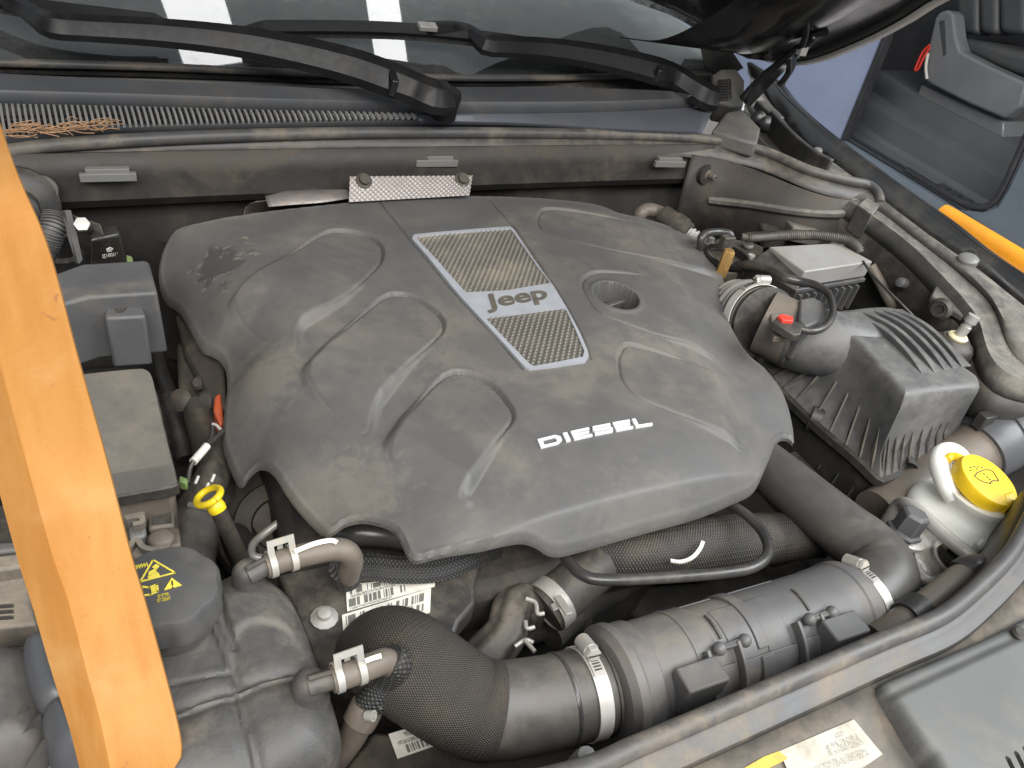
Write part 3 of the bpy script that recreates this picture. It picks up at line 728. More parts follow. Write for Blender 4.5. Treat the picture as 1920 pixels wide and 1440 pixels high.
# right, closed part of the front lip
kx = 780
F2 = cr([V(x, y, zf_) for x, y in [(783,226),(975,230),(1162,241),(1318,247)]], 40); G2 = cr([V(x, y, zg) for x, y in [(783,213),(975,213),(1162,209),(1300,201),(1338,205)]], 40)
cowl = obj('cowl_panel', MB().grid([rowG, rowG+(rowU-rowG)*.18+[0, 0, .012], rowU, rowU+[0, .012, -.014], rowB+[0, .02, -.03]]), 'cowl_plastic', body, solid=.003)
D2 = F2+[0, 0, -.012]; D2[:, 1] += .004
obj('cowl_lip', MB().grid([G2+[0, .004, -.004], G2, G2*.5+F2*.5+[0, 0, .003], F2, D2]), 'cowl_gloss' if 'cowl_gloss' in MATS else 'cowl_plastic', body, solid=.002)
# front rail of the grille and the bars
F1 = cr([V(x, y, zf_) for x, y in CWF[:7]], 60); G1 = cr([V(x, y, zg) for x, y in CWG[:6]], 60)
obj('grille_rail', MB().grid([F1+[0, .006, .002], F1, F1+[0, .003, -.016]]), 'cowl_plastic', body, solid=.003)
obj('grille_well', MB().grid([G1+[0, 0, -.02], G1*.5+F1*.5+[0, 0, -.022], F1+[0, .003, -.014]]), 'black_plastic', body)
nb = 74
for i in range(nb):
    t = (i+.5)/nb; xx = -45+(780+45)*t
    a = V(xx-4, np.interp(xx, [p[0] for p in CWG], [p[1] for p in CWG])+1, zg); b = V(xx+5, np.interp(xx+8, [p[0] for p in CWF], [p[1] for p in CWF])-3, zf_+.002)
    mb = MB(); mb.bar([a, a*.5+b*.5+[0, 0, .002], b], .0030, .006, (0, 0, 1)); obj('grille_bar', mb, 'bar_grey', cowl)
for k in range(3):
    t = .25+.25*k; q = G1*(1-t)+F1*t+[0, 0, -.005]
    obj('grille_crossbar', MB().bar(q, .002, .003, (0, 0, 1)), 'black_plastic', cowl)
# dead pine needles on the grille
mb = MB()
for i in range(80):
    x = 5+RNG.random()**1.3*200; y = 246-x*.06+RNG.normal(0, 5.5); l = 18+RNG.random()*40; a = RNG.normal(-.06, .22)
    p0 = V(x, y, .079+RNG.random()*.004); p1 = V(x+l*math.cos(a), y+l*math.sin(a)*.7, .08+RNG.random()*.006)
    m = (p0+p1)/2+RNG.normal(0, .003, 3); mb.tube(cr([p0, m, p1], 7), .0006, 4)
o = obj('pine_needles', mb, 'straw', None); o['kind'] = 'stuff'; o['label'] = 'dead brown pine needles lying on the cowl grille'; o['category'] = 'needles'

# end cap of the cowl and the corner piece by the hinge
e = [(1336,243),(1360,210),(1392,203),(1427,240),(1421,268),(1398,262)]
mb = MB(); tp = zr(e, .075); mb.prism(tp, np.array(tp)-[0, 0, .03]); obj('cowl_end_cap', mb, 'end_grey', body, bevel=.006, seg=3)
c0 = [V(1334,140,.12), V(1352,132,.135), V(1380,128,.14), V(1396,150,.13), V(1395,196,.085), V(1372,200,.08), V(1340,192,.085)]
mb = MB(); mb.prism(c0, [p+np.array([.03, .03, -.05]) for p in c0]); cc = obj('cowl_corner', mb, 'end_grey', body, bevel=.004)
# small mesh of the corner piece
g0, gx, gy = V(1344,152,.118), V(1364,151,.118), V(1346,188,.09)
for i in range(5):
    a = g0+(gx-g0)*i/4; b = a+(gy-g0); obj('vent_bar', MB().bar([a+[0, -.006, .004], b+[0, -.006, .004]], .0025, .003, (0, -1, .5)), 'black_plastic', cc)
for i in range(8):
    a = g0+(gy-g0)*i/7; b = a+(gx-g0); obj('vent_bar', MB().bar([a+[0, -.006, .004], b+[0, -.006, .004]], .0025, .003, (0, -1, .5)), 'black_plastic', cc)

# --- windshield
gb = [V(-80,118,.10), V(300,128,.10), V(700,144,.10), V(1000,148,.10), V(1345,140,.105)]
slope = np.array([0, math.cos(math.radians(29)), math.sin(math.radians(29))])
gl = cr(gb, 40)
wl = [gl, gl+slope*.3, gl+slope*.6, gl+slope*.85]
wl = np.array(wl); 
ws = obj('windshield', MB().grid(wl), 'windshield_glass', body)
blk = np.array([gl+slope*t+[0, -.0002, .0004] for t in (0.0, .02, .045)]);
obj('glass_frit', MB().grid(np.array([gl+slope*t-[0, -.003, .006] for t in (-.01, .03, .055)])), 'gloss_black', body)
obj('glass_rubber', MB().tube(gl+[0, -.004, .003], .006, 10), 'seal_rubber', body)
# dashboard top and dark cabin behind the glass
gs_ = np.array([gl[0]+(gl[-1]-gl[0])*t for t in np.linspace(-.02, 1.02, 30)]); gs_[:, 1] = gl[:, 1].min()
dq = [gs_+[0, .0, -.02], gs_+[0, .10, .01], gs_+[0, .25, .045], gs_+[0, .5, .06], gs_+[0, .62, .04], gs_+[0, .66, -.3]]
obj('dashboard', MB().grid(dq), 'black_plastic', body, solid=.01)
cb0 = np.array([gs_[0]+[-.15, .0, -.5], gs_[-1]+[.15, .0, -.5]]); t9 = slope*.86
bk = [(gs_[0][0]-.15, gs_[0][1]+1.2, Z0-.6), (gs_[-1][0]+.15, gs_[0][1]+1.2, Z0-.6), (gs_[-1][0]+.15, gs_[0][1]+1.2, Z0+.62), (gs_[0][0]-.15, gs_[0][1]+1.2, Z0+.62),
      (gs_[0][0]-.15, gs_[0][1]-.02, Z0-.6), (gs_[-1][0]+.15, gs_[0][1]-.02, Z0-.6), (gs_[-1][0]+.15, gs_[0][1]+.72, Z0+.62), (gs_[0][0]-.15, gs_[0][1]+.72, Z0+.62)]
obj('cabin_shell', MB().add(bk, [(0, 1, 2, 3), (0, 4, 5, 1), (2, 6, 7, 3)]), 'black_plastic', body)
pil = [V(1330,60,.19), V(1352,62,.20), V(1372,95,.18), V(1396,128,.14), V(1372,134,.12), V(1345,138,.115)]
obj('pillar_trim', MB().prism(pil, [p+np.array([.02, .05, -.03]) for p in pil]), 'end_grey', body, bevel=.003)
# long flat reflections of roof lights are given by two real strip lamps above the windshield (see lamps below)

# --- right fender: outer panel, black gutter, dusty apron, inner wall
OUTR = [(1404,116,.085),(1440,140,.08),(1470,178,.075),(1526,229,.068),(1609,292,.062),(1687,349,.058),(1762,401,.056),(1837,461,.054),(1925,520,.052),(2040,600,.05)]
INR = [(1412,140,.06),(1430,168,.05),(1455,205,.046),(1505,262,.042),(1585,320,.04),(1654,374,.038),(1744,441,.036),(1837,506,.034),(1900,556,.032),(2010,640,.03)]
APR = [(1398,190,.045),(1418,225,.04),(1442,250,.036),(1490,290,.034),(1560,345,.034),(1640,385,.034),(1720,445,.032),(1800,508,.030),(1862,570,.028),(1925,680,.02)]
APL = [(1396,204,.04),(1412,245,.035),(1440,275,.03),(1486,310,.03),(1540,345,.03),(1618,392,.030),(1700,452,.028),(1770,520,.024),(1830,590,.018),(1890,700,.01)]
def run_on(q, dx):
    w = VL(q); e = w[-1]; return w+[e+np.array([dx, -.10, -.01]), e+np.array([dx, -.30, -.03]), e+np.array([dx-.04, -.50, -.05])]
o_, i_, ap, al = [cr(run_on(q, dx), 90) for q, dx in ((OUTR, .03), (INR, .05), (APR, .13), (APL, .16))]
oo = o_+[.06, 0, -.02]; od = o_+[.10, 0, -.12]; oe = o_+[.13, .0, -.5]
obj('fender_panel', MB().grid([oe, od, oo, o_+[.01, 0, -.001], o_]), 'gloss_black', body, solid=.003)
obj('fender_gutter', MB().grid([o_+[-.002, 0, -.001], (o_+i_)/2+[0, 0, -.012], i_+[0, 0, -.008]]), 'gloss_black', body, solid=.003)
obj('fender_rail', MB().grid([i_+[0, 0, -.008], i_+[-.004, 0, .001], i_*.6+ap*.4+[0, 0, .006], i_*.2+ap*.8+[0, 0, .003], ap+[0, 0, -.003]]), 'dirty_body', body, solid=.003)
obj('fender_apron', MB().grid([ap+[0, 0, -.004], ap*.6+al*.4+[0, 0, -.007], al, al+[-.006, -.002, -.012], al+[-.008, -.004, -.03]]), 'dirty_body', body, solid=.003)
al2 = al+[-.008, -.004, -.03]
obj('inner_fender', MB().grid([al2, al2+[.004, 0, -.05], al2+[.012, 0, -.058], al2+[.02, 0, -.2], al2+[-.05, 0, -.45]]), 'black_plastic', body, solid=.003)
for (x, y, z, r) in ((1815,487,.042,.016), (1533,284,.045,.009)):
    mb = MB(); mb.lathe(V(x, y, z), (-.2, 0, 1), [(r, -.004), (r, .003), (r*.8, .006), (r*.3, .007)], 20); obj('rubber_buffer', mb, 'pale_plastic', body)
# black hood-spring arm lying in the fender
arm = cr([V(1440,228,.05), V(1470,262,.046), V(1512,300,.042), V(1552,322,.04)], 20)
mb = MB(); mb.bar(arm, .012, .05, (0, 0, 1)); obj('hinge_cover', mb, 'black_plastic', body, bevel=.003)
mb = MB(); mb.bar(cr([V(1425,196,.06), V(1440,210,.058), V(1458,228,.055)], 8), .03, .02, (0, 0, 1)); obj('hinge_foot', mb, 'dark_plastic', body, bevel=.004)
for (x, y) in ((1422,222), (1438,232)):
    mb = MB(); mb.lathe(V(x, y, .05), (-.6, -.6, .3), [(.016, -.012), (.016, .006), (.008, .008)], 20); obj('hinge_pin', mb, 'gloss_black', body)
# hook of sheet at the end of the seal
mb = MB(); q = zr([(1608,384),(1634,362),(1650,385),(1636,402)], .036); mb.prism(q, np.array(q)-[0, 0, .05]); obj('seal_end_bracket', mb, 'dirty_body', body, bevel=.002)
# stepped bracket and bolt post on the inner fender
q = [V(1762,521,.012), V(1800,535,.012), V(1850,585,.01), V(1870,640,.005), V(1820,600,.005), V(1745,555,.005)]
mb = MB(); mb.prism(q, np.array(q)-[0, 0, .012]); obj('step_bracket', mb, 'dirty_body', body, bevel=.003)
mb = MB(); mb.lathe(V(1762,580,.004), (-1, -.35, .2), [(.017, -.01), (.017, .0), (.012, .004), (.012, .001), (.007, .001), (.007, -.005)], 24); obj('grommet', mb, 'black_plastic', body)
mb = MB(); mb.lathe(V(1690,530,-.02), (-1, -.2, .4), [(.010, -.01), (.008, .006), (.003, .008)], 14, start=(0, 0, 1)); obj('fender_clip', mb, 'grey_plastic', body)

# --- front: radiator support with its seal, tray, covers
RS = [(560,1520,.0),(700,1526,.0),(1061,1452,.0),(1200,1397,.0),(1320,1346,.0),(1425,1301,.0),(1650,1204,.0),(1762,1157,.0),(1834,1101,.0),(1890,1044,.0),(1922,990,.0),(1965,900,.0)]
rs = cr(VL(RS), 120)
obj('radiator_seal', MB().tube(rs, .0080, 16), 'seal_rubber', body)
fr = rs.copy(); T = np.gradient(fr, axis=0); T /= np.linalg.norm(T, axis=1)[:, None]; NB = np.cross(T, [0, 0, 1.]); NB *= np.where(NB[:, 1] > 0, -1, 1)[:, None]
for i in range(len(NB)):
    if NB[i] @ np.array([.6, -.8, 0]) < 0: NB[i] *= -1
obj('seal_foot', MB().grid([rs+[0, 0, .001]+NB*.005, rs+NB*.012+[0, 0, -.005], rs+NB*.0225+[0, 0, -.007], rs+NB*.024+[0, 0, -.016]]), 'seal_rubber', body, solid=.003)
obj('radiator_wall', MB().grid([rs+[0, 0, -.006], rs-NB*.010+[0, 0, -.03], rs-NB*.004+[0, 0, -.5]]), 'black_plastic', body, solid=.003)
# tray in front of the seal
t0 = rs+NB*.023+[0, 0, -.014]; t1 = rs+NB*.060+[0, 0, -.019]; t2 = t1.copy(); t2[:, 1] = np.minimum(t2[:, 1]-.10, .02); t2[:, 2] -= .01
t3 = t2.copy(); t3[:, 1] -= .25; t3[:, 2] -= .12
obj('radiator_tray', MB().grid([t0, (t0+t1)/2+[0, 0, -.001], t1, t1*.5+t2*.5, t2, t3]), 'tray_plastic', body, solid=.003)
# ------------------------------------------------------------------ charge-air pipe across the front
def tubes(name, path, mat, parent, n=20, m=60, **kw):
    """path of (px, py, z, r): a pipe of varying radius"""
    q = np.array([np.r_[V(a, b, c), d] for a, b, c, d in path]); q = cr(q, m)
    mb = MB(); mb.tube(q[:, :3], q[:, 3], n, **kw); return obj(name, mb, mat, parent, angle=60)

def band(c, axis, r, w, th=.0012):
    return [(r, -w/2), (r+th, -w/2), (r+th, w/2), (r, w/2)]
def worm_clamp(parent, c, axis, r, w, screw_dir, mat='steel'):
    """hose clamp: band, worm housing and slotted screw"""
    axis = nrm(axis); s = nrm(np.asarray(screw_dir, float)-axis*(np.dot(screw_dir, axis))); t = np.cross(axis, s)
    mb = MB(); mb.lathe(c, axis, band(c, axis, r, w), 56, caps=False, start=s); cl = obj('hose_clamp', mb, mat, parent)
    hc = np.asarray(c)+s*(r+.006)
    tail = [np.asarray(c)+s*math.cos(a)*(r+.0022)+t*math.sin(a)*(r+.0022) for a in np.linspace(-.1, .62, 10)]
    mb = MB(); mb.bar(tail, w*.85, .0014, np.array([nrm(p-np.asarray(c)) for p in tail])); obj('clamp_tail', mb, 'dull_steel', cl, bevel=.0004)
    for a in np.linspace(.16, .5, 6):
        p = np.asarray(c)+s*math.cos(a)*(r+.0031)+t*math.sin(a)*(r+.0031); d = nrm(p-np.asarray(c))
        mb = MB(); mb.box(p, axis*w*.25, np.cross(d, axis)*.0006, d*.0005); obj('thread_slot', mb, 'ink', cl)
    mb = MB(); mb.lathe(hc-t*.012, t, [(.0062, 0), (.0072, .001), (.0072, .018), (.0055, .0185)], 20); obj('worm_housing', mb, 'dull_steel', cl)
    mb = MB(); mb.lathe(hc+t*.004, t, [(.0068, 0), (.0072, .001), (.0072, .007), (.006, .0085), (.002, .009)], 6); obj('clamp_screw', mb, 'white_clip', cl)
    mb = MB(); mb.box(hc+t*.0127, axis*.0055, s*.0007, t*.0008); obj('screw_slot', mb, 'ink', cl)
    return cl

zc = -.085
ca = V(1135, 1288, zc); cb = V(1592, 1139, zc); AX = nrm(cb-ca); LEN = np.linalg.norm(cb-ca)
res = thing('intake_silencer', 'ribbed grey plastic tube with clips along the front of the engine bay', 'silencer', (ca+cb)/2-[0, 0, .05])
R0 = .0465
prof = [(.030, -.004), (.036, -.004), (.0475, -.002), (.0530, .004), (.0530, .012), (.0505, .015), (.0505, .030), (.0480, .032), (.0480, .090), (.0465, .093), (.0462, .142), (.0462, LEN*.5), (.0465, LEN*.62), (.0470, LEN-.045), (.0480, LEN-.042), (.0485, LEN-.020), (.0500, LEN-.018), (.0500, LEN-.008), (.0470, LEN-.007), (.0470, LEN), (.036, LEN+.001)]
mb = MB(); mb.lathe(ca, AX, prof, 72); obj('silencer_tube', mb, 'silencer_grey', res, angle=25)
TV = np.array([0, 0, 1.]); TV = nrm(TV-AX*(TV@AX)); SV = np.cross(AX, TV)       # SV points rearward or forward
if SV[1] > 0: SV = -SV                                                       # make SV point to the front of the car
ROT = -.58
def onring(a, r, s): a = a+ROT; return ca+AX*s+(TV*math.cos(a)+SV*math.sin(a))*r
def arcband(name, s0, s1, r, th, a0, a1, mat='silencer_grey', parent=res, n=26, bevel=.0008):
    A = np.linspace(a0, a1, n); mb = MB(); rows = []
    for a in A:
        rows.append([onring(a, r, s0), onring(a, r+th, s0), onring(a, r+th, s1), onring(a, r, s1)])
    mb.grid(rows, True, True); return obj(name, mb, mat, parent, bevel=bevel)
L1 = LEN
# raised seams, strap and half shells
arcband('strap', L1*.455, L1*.495, .0458, .0030, -1.6, 1.2)
arcband('shell_panel', L1*.36, L1*.455, .0455, .0018, .20, 1.45)
arcband('shell_panel', L1*.495, L1*.585, .0455, .0018, .20, 1.45)
arcband('shell_rim', L1*.235, L1*.250, .0460, .0030, -1.6, 1.35)
for s0, s1 in ((.27, .44), (.51, .70)):
    arcband('long_rib', L1*s0, L1*s1, .0460, .0013, -.42, -.33, n=4)
    arcband('long_rib', L1*s0, L1*s1, .0460, .0013, -.80, -.73, n=4)
for s in (.255, .368, .605, .70):
    arcband('flange', L1*s, L1*s+.0035, .044, .013, .95, 2.3, n=20)
for s0, s1 in ((.262, .365), (.612, .695)):
    arcband('shell_half', L1*s0, L1*s1, .0456, .0035, 1.28, 2.2, n=12)
arcband('shell_half', L1*.375, L1*.60, .0456, .004, 1.30, 2.2, n=12)
arcband('strap_end', L1*.452, L1*.50, .0470, .0045, 1.32, 2.2, n=10)
for s in (.30, .655):
    for d in (-.014, .014):
        p = onring(.98, .0535, L1*s+.016+d); mb = MB(); mb.sphere(p, .0062, .0062, .0062, 14, 9); obj('clip_knob', mb, 'silencer_grey', res)
    p = onring(.98, .0525, L1*s+.016); mb = MB(); mb.box(p, AX*.016, SV*.0028, TV*.0026); obj('clip_bar', mb, 'grey_plastic', res, bevel=.001)
    q = [onring(a, .0475, L1*s+.012) for a in np.linspace(.28, .82, 10)]
    mb = MB(); mb.bar(q, .0022, .002, TV); obj('clip_arm', mb, 'black_plastic', res)
for s in (.205, .765):
    p = onring(1.42, .050, L1*s); mb = MB(); mb.box(p, AX*.021, SV*.012, TV*.018); obj('mount_block', mb, 'silencer_grey', res, bevel=.002)

# left rubber elbow with its woven sleeve
hose = thing('charge_hose', 'fat black rubber elbow hose with woven sleeve beside the coolant tank', 'hose', V(950,1330,-.14))
tubes('rubber_elbow', [(1128,1290,-.085,.0385),(1085,1302,-.085,.0385),(1035,1315,-.085,.0385),(985,1324,-.083,.0385),(935,1330,-.080,.0385),(890,1325,-.076,.0385),(850,1304,-.070,.038)], 'pipe_grey', hose, n=44)
tubes('woven_sleeve', [(925,1332,-.079,.0398),(890,1325,-.076,.0400),(850,1304,-.070,.0405),(805,1274,-.065,.0415),(765,1246,-.066,.0425),(735,1232,-.078,.0425),(715,1236,-.105,.042),(702,1256,-.14,.042),(690,1290,-.19,.042)], 'braid_dark', hose, n=64, m=90)
arcs = nrm(V(1085,1302,-.085)-V(1035,1315,-.085))
mb = MB(); mb.lathe(V(1100,1298,-.085), arcs, [(.0370, -.006), (.0372, .012), (.040, .012)], 48); obj('inner_ring', mb, 'black_plastic', hose)
mb = MB(); mb.lathe(V(1050,1311,-.085), arcs, [(.0385, -.001), (.0392, 0), (.0392, .0015), (.0385, .003)], 48, caps=False); obj('hose_seam', mb, 'rubber', hose)
worm_clamp(hose, V(1098,1299,-.085), arcs, .0388, .013, nrm(V(1082,1210,-.04)-V(1098,1299,-.085)))
# right elbow and pipe up to the cover
pipe = thing('charge_pipe', 'smooth black pipe bending from under the engine cover to the front silencer', 'pipe', V(1640,1100,-.13))
tubes('pipe_tube', [(1585,1142,-.085,.0385),(1612,1130,-.085,.0392),(1636,1110,-.084,.0395),(1650,1084,-.083,.0392),(1642,1052,-.082,.0375),(1616,1022,-.081,.035),(1578,990,-.08,.0325),(1515,938,-.08,.0312),(1447,884,-.085,.0310),(1380,832,-.10,.031)], 'pipe_grey', pipe, n=48, m=90)
a2 = nrm(V(1625,1122,-.085)-V(1592,1139,-.085))
worm_clamp(pipe, V(1606,1133,-.085), a2, .0395, .012, nrm(V(1570,1060,-.04)-V(1606,1133,-.085)), 'steel')
mb = MB(); mb.lathe(V(1592,1139,-.085), a2, [(.038, -.006), (.0405, -.005), (.0405, .006), (.038, .007)], 48); obj('pipe_cuff', mb, 'hose_rubber', pipe)

# ------------------------------------------------------------------ hoses between engine and radiator
h = thing('braided_radiator_hose', 'wide woven radiator hose with a white paint mark under the engine cover', 'hose', V(1250,1030,-.17))
tubes('woven_hose', [(1030,1025,-.15,.031),(1090,1035,-.135,.032),(1180,1040,-.125,.0335),(1280,1030,-.12,.034),(1370,1018,-.12,.033),(1450,1008,-.125,.030),(1540,1000,-.13,.027)], 'braid_black', h, n=48, m=80)
wm = [onr for onr in [V(x, y, z) for x, y, z in ((1255,1056,-.0925),(1275,1058,-.093),(1296,1050,-.091),(1310,1034,-.0885),(1316,1020,-.087))]]
mb = MB(); mb.bar(cr(wm, 16)+[0, 0, .004], .004, .002, (0, 0, 1)); obj('paint_mark', mb, 'white_mark', h)
h = tag(tubes('coolant_pipe', [(1050,1028,-.07,.0058),(1068,1056,-.066,.0058),(1092,1078,-.062,.0058),(1135,1087,-.06,.0058),(1250,1083,-.06,.0058),(1360,1074,-.06,.0058),(1415,1062,-.06,.0058),(1440,1036,-.062,.0058),(1430,998,-.066,.0058),(1395,962,-.07,.0058),(1350,935,-.08,.0058)], 'rubber', None, n=16, m=110), 'thin black pipe looping below the front edge of engine cover', 'pipe')
h = thing('heater_hose', 'dusty stub hose with a metal spring clamp between cover and silencer', 'hose', V(1060,1110,-.2))
tubes('stub', [(1128,1050,-.13,.028),(1080,1090,-.135,.028),(1040,1125,-.14,.028),(1020,1142,-.145,.0275)], 'hose_rubber', h, n=32)
mb = MB(); mb.lathe(V(1033,1131,-.141), nrm(V(1080,1090,-.135)-V(1020,1142,-.145)), [(.0278, -.008), (.0292, -.008), (.0292, .008), (.0278, .008)], 40, caps=False); cl = obj('spring_clamp', mb, 'dull_steel', h)
for p0, p1 in (((1044,1118,-.105),(1068,1152,-.10)), ((1035,1140,-.11),(1060,1128,-.105))):
    mb = MB(); mb.bar([V(*p0), V(*p1)], .008, .0025, (0, 0, 1)); obj('clamp_ear', mb, 'dull_steel', cl, bevel=.0006)
h = thing('bypass_hose', 'ribbed S-shaped dusty hose with clip ears behind the charge hose', 'hose', V(930,1180,-.2))
def ribprof(th): return 1+.05*np.cos(7*th)
tubes('ribbed_hose', [(850,1290,-.17,.023),(905,1235,-.15,.022),(945,1190,-.14,.021),(955,1150,-.135,.020),(965,1130,-.135,.019),(985,1125,-.14,.0175),(995,1140,-.15,.016),(990,1165,-.17,.015)], 'hose_rubber', h, n=56, prof=ribprof)
for pts in (((986,1122,-.11),(1004,1130,-.11),(1008,1150,-.11),(1020,1150,-.11)), ((985,1165,-.12),(988,1178,-.12),(1002,1176,-.12)), ((965,1212,-.12),(985,1200,-.118),(1000,1205,-.118)), ((984,1200,-.116),(1003,1222,-.116))):
    mb = MB(); mb.tube(cr([V(*p) for p in pts], 14), .0022, 8); obj('clip_wire', mb, 'dull_steel', h)
h = tag(tubes('flat_braided_line', [(640,1070,-.075,.0125),(690,1064,-.078,.0125),(750,1069,-.08,.0125),(820,1066,-.085,.0125),(880,1046,-.09,.012),(930,1026,-.11,.012)], 'braid_flat', None, n=40, m=70, up=(0, -.45, .9), flat=.5, prof=lambda th: 1+.06*np.cos(9*th)), 'flat bundle of ribbed black braided lines above the barcode labels', 'hose')

# ------------------------------------------------------------------ radiator shroud plate with labels
sh = thing('fan_shroud', 'black plastic fan shroud plate carrying two white barcode labels', 'shroud', V(720,1130,-.15))
q = [(520,1075),(640,1050),(760,1062),(905,1040),(890,1095),(892,1130),(862,1165),(840,1225),(700,1320),(600,1265)]
zs = -.095; tp = np.array(zr(q, zs)); mb = MB(); mb.prism(tp, tp-[0, 0, .03]); obj('plate', mb, 'black_plastic', sh, bevel=.004)
bt = V(608,1160,zs); mb = MB(); mb.lathe(bt, (0, 0, 1), [(.012, 0), (.0125, .002), (.008, .0035), (.006, .004), (.006, .009), (.003, .010)], 12); obj('screw', mb, 'dull_steel', sh)
label_mat('barcode_a', [(.58, .92, .04, .62, 'bar'), (.44, .56, .04, .55, 'txt'), (.12, .42, .02, .66, 'bar'), (.02, .10, .03, .5, 'txt')], ncol=90)
label_mat('barcode_b', [(.55, .90, .03, .25, 'bar'), (.55, .88, .42, .92, 'bar'), (.15, .45, .45, .92, 'bar'), (.46, .53, .42, .8, 'txt')], ncol=80, seed=4)
label_mat('barcode_c', [(.7, .9, .3, .9, 'txt'), (.45, .6, .1, .9, 'txt'), (.08, .40, .2, .95, 'bar')], ncol=50, seed=2, dirt=.25)
def label(name, quad, z, mat, parent, zoff=.0016, nseg=1):
    p = [V(x, y, z)+[0, 0, zoff] for x, y in quad]; mb = MB()
    mb.add(p+[a-np.array([0, 0, .001]) for a in p], [(0, 1, 2, 3), (0, 4, 5, 1), (1, 5, 6, 2), (2, 6, 7, 3), (3, 7, 4, 0)], [(0, 1), (1, 1), (1, 0), (0, 0)]*2)
    return obj(name, mb, mat, parent)
label('barcode_label', [(648,1098),(816,1082),(815,1101),(651,1148)], zs, 'barcode_a', sh)
label('barcode_label', [(641,1155),(808,1104),(806,1150),(645,1205)], zs, 'barcode_b', sh)
# lower shelf with a further label, in front of it
sf = thing('radiator_shelf', 'dark dusty shelf under the charge hose with a small white sticker', 'shelf', V(800,1400,-.2))
q = np.array(zr([(600,1500),(700,1370),(870,1395),(1060,1385),(1250,1300),(1330,1380),(1000,1560)], -.125)); mb = MB(); mb.prism(q, q-[0, 0, .06]); obj('shelf_top', mb, 'dirty_sheet', sf, bevel=.004)
label('sticker', [(728,1378),(800,1356),(838,1392),(745,1424)], -.122, 'barcode_c', sf)
mb = MB(); mb.lathe(V(1098,1420,-.03), (0, -.2, 1), [(.008, -.02), (.008, 0), (.007, .004), (.002, .005)], 12); obj('bolt', mb, 'pale_plastic', sf)

# ------------------------------------------------------------------ air filter box
zt = .0
abx = thing('air_filter_box', 'big dark grey air filter box with louvred lid and ribbed sides', 'air filter box', V(1650,800,-.3))
top = np.array(zr([(1566,582),(1596,577),(1632,573),(1668,573),(1694,583),(1728,614),(1762,646),(1800,680),(1834,704),(1840,716),(1836,724),(1800,728),(1750,733),(1704,740),(1694,736),(1660,698),(1620,652),(1588,624),(1578,612),(1570,600)], zt))
flz = -.115
bot = np.array(zr([(1425,668),(1460,664),(1500,662),(1560,660),(1690,672),(1740,700),(1790,745),(1815,785),(1816,800),(1808,815),(1795,826),(1750,851),(1700,880),(1660,898),(1644,894),(1600,852),(1540,802),(1490,756),(1455,718),(1432,690)], flz))
def crk(P, k=5):
    """closed Catmull-Rom with k samples for each control segment"""
    n = len(P); out = []
    for i in range(n):
        a, b, c, d = P[i-1], P[i], P[(i+1) % n], P[(i+2) % n]
        for t in np.arange(k)/k: out.append(.5*((2*b)+(c-a)*t+(2*a-5*b+4*c-d)*t*t+(-a+3*b-3*c+d)*t**3))
    return np.array(out)
def at_s(P, s):
    i = int(math.floor(s)) % len(P); return P[i]*(1-(s-math.floor(s)))+P[(i+1) % len(P)]*(s-math.floor(s))
cen = top.mean(0)
def ring(t, z): q = top+(bot-top)*t; q[:, 2] = Z0+z; return q
def ins(P, k, dz): q = cen+(P-cen)*k; q[:, 2] = P[:, 2]+dz; return q
PRO = [(.0, -.005), (.10, -.020), (.19, -.045), (.30, -.070), (.45, -.090), (.70, -.102), (1.0, flz)]
rows = [crk(ins(top, .88, .0)), crk(ins(top, .955, -.0008))]+[crk(ring(t, z)) for t, z in PRO]
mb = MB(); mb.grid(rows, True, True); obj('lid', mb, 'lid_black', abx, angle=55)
def gusset(name, s, t0_, t1_, w=.0013):
    """thin triangular web standing in the hollow between lid wall and flange"""
    a = at_s(ring(.12, -.024), s); b = at_s(ring(t0_, np.interp(t0_, [k[0] for k in PRO], [k[1] for k in PRO])-.004), s); c = at_s(ring(t1_, flz+.004), s)
    e = at_s(ring(.26, -.062), s); u = nrm(np.array([c[0]-a[0], c[1]-a[1], 0])); th = np.cross(u, [0, 0, 1.])*w
    tri = np.array([e, c, b]); mb = MB(); mb.prism(tri+th, tri-th); obj(name, mb, 'gusset_dust', abx)
# flange and lower box
fl = cr(bot, 80, True); cb_ = bot.mean(0)
def grow(P, k, z): q = cb_+(P-cb_)*k; q[:, 2] = Z0+z; return q
mb = MB(); mb.grid([grow(fl, .98, flz+.003), grow(fl, 1.045, flz+.002), grow(fl, 1.05, flz-.010), grow(fl, 1.0, flz-.012)], True); obj('flange', mb, 'black_plastic', abx, bevel=.001)
mb = MB(); mb.grid([grow(fl, .985, flz-.010), grow(fl, .94, flz-.10), grow(fl, .88, flz-.22)], True, True); obj('box_base', mb, 'black_plastic', abx)
# louvres: curved raised blades across the lid
A0, A1 = (1482+118, 600), (1700, 705)
for i, (s, e) in enumerate(((( 1600,594),(1727,702)), ((1617,588),(1751,700)), ((1637,585),(1770,696)), ((1654,583),(1786,693)), ((1672,583),(1803,690)))):
    n = 22; rows = []
    for t in np.linspace(0, 1, n):
        x = s[0]+(e[0]-s[0])*t; y = s[1]+(e[1]-s[1])*t-9*math.sin(math.pi*t)
        hgt = .0100*math.sin(math.pi*min(max(t, .02), .98))**.6; p = V(x, y, zt-.001); pr = V(x+20, y-6, zt-.001)
        w = pr-p
        rows.append([p+[0, 0, -.002], p+[0, 0, hgt], p+w*.35+[0, 0, hgt*.95], p+w*1.0+[0, 0, -.002]])
    mb = MB(); mb.grid(rows); mb.f += [(0, 1, 2, 3), tuple(4*(n-1)+k for k in (3, 2, 1, 0))]; obj('louvre', mb, 'lid_black', abx, bevel=.0008)
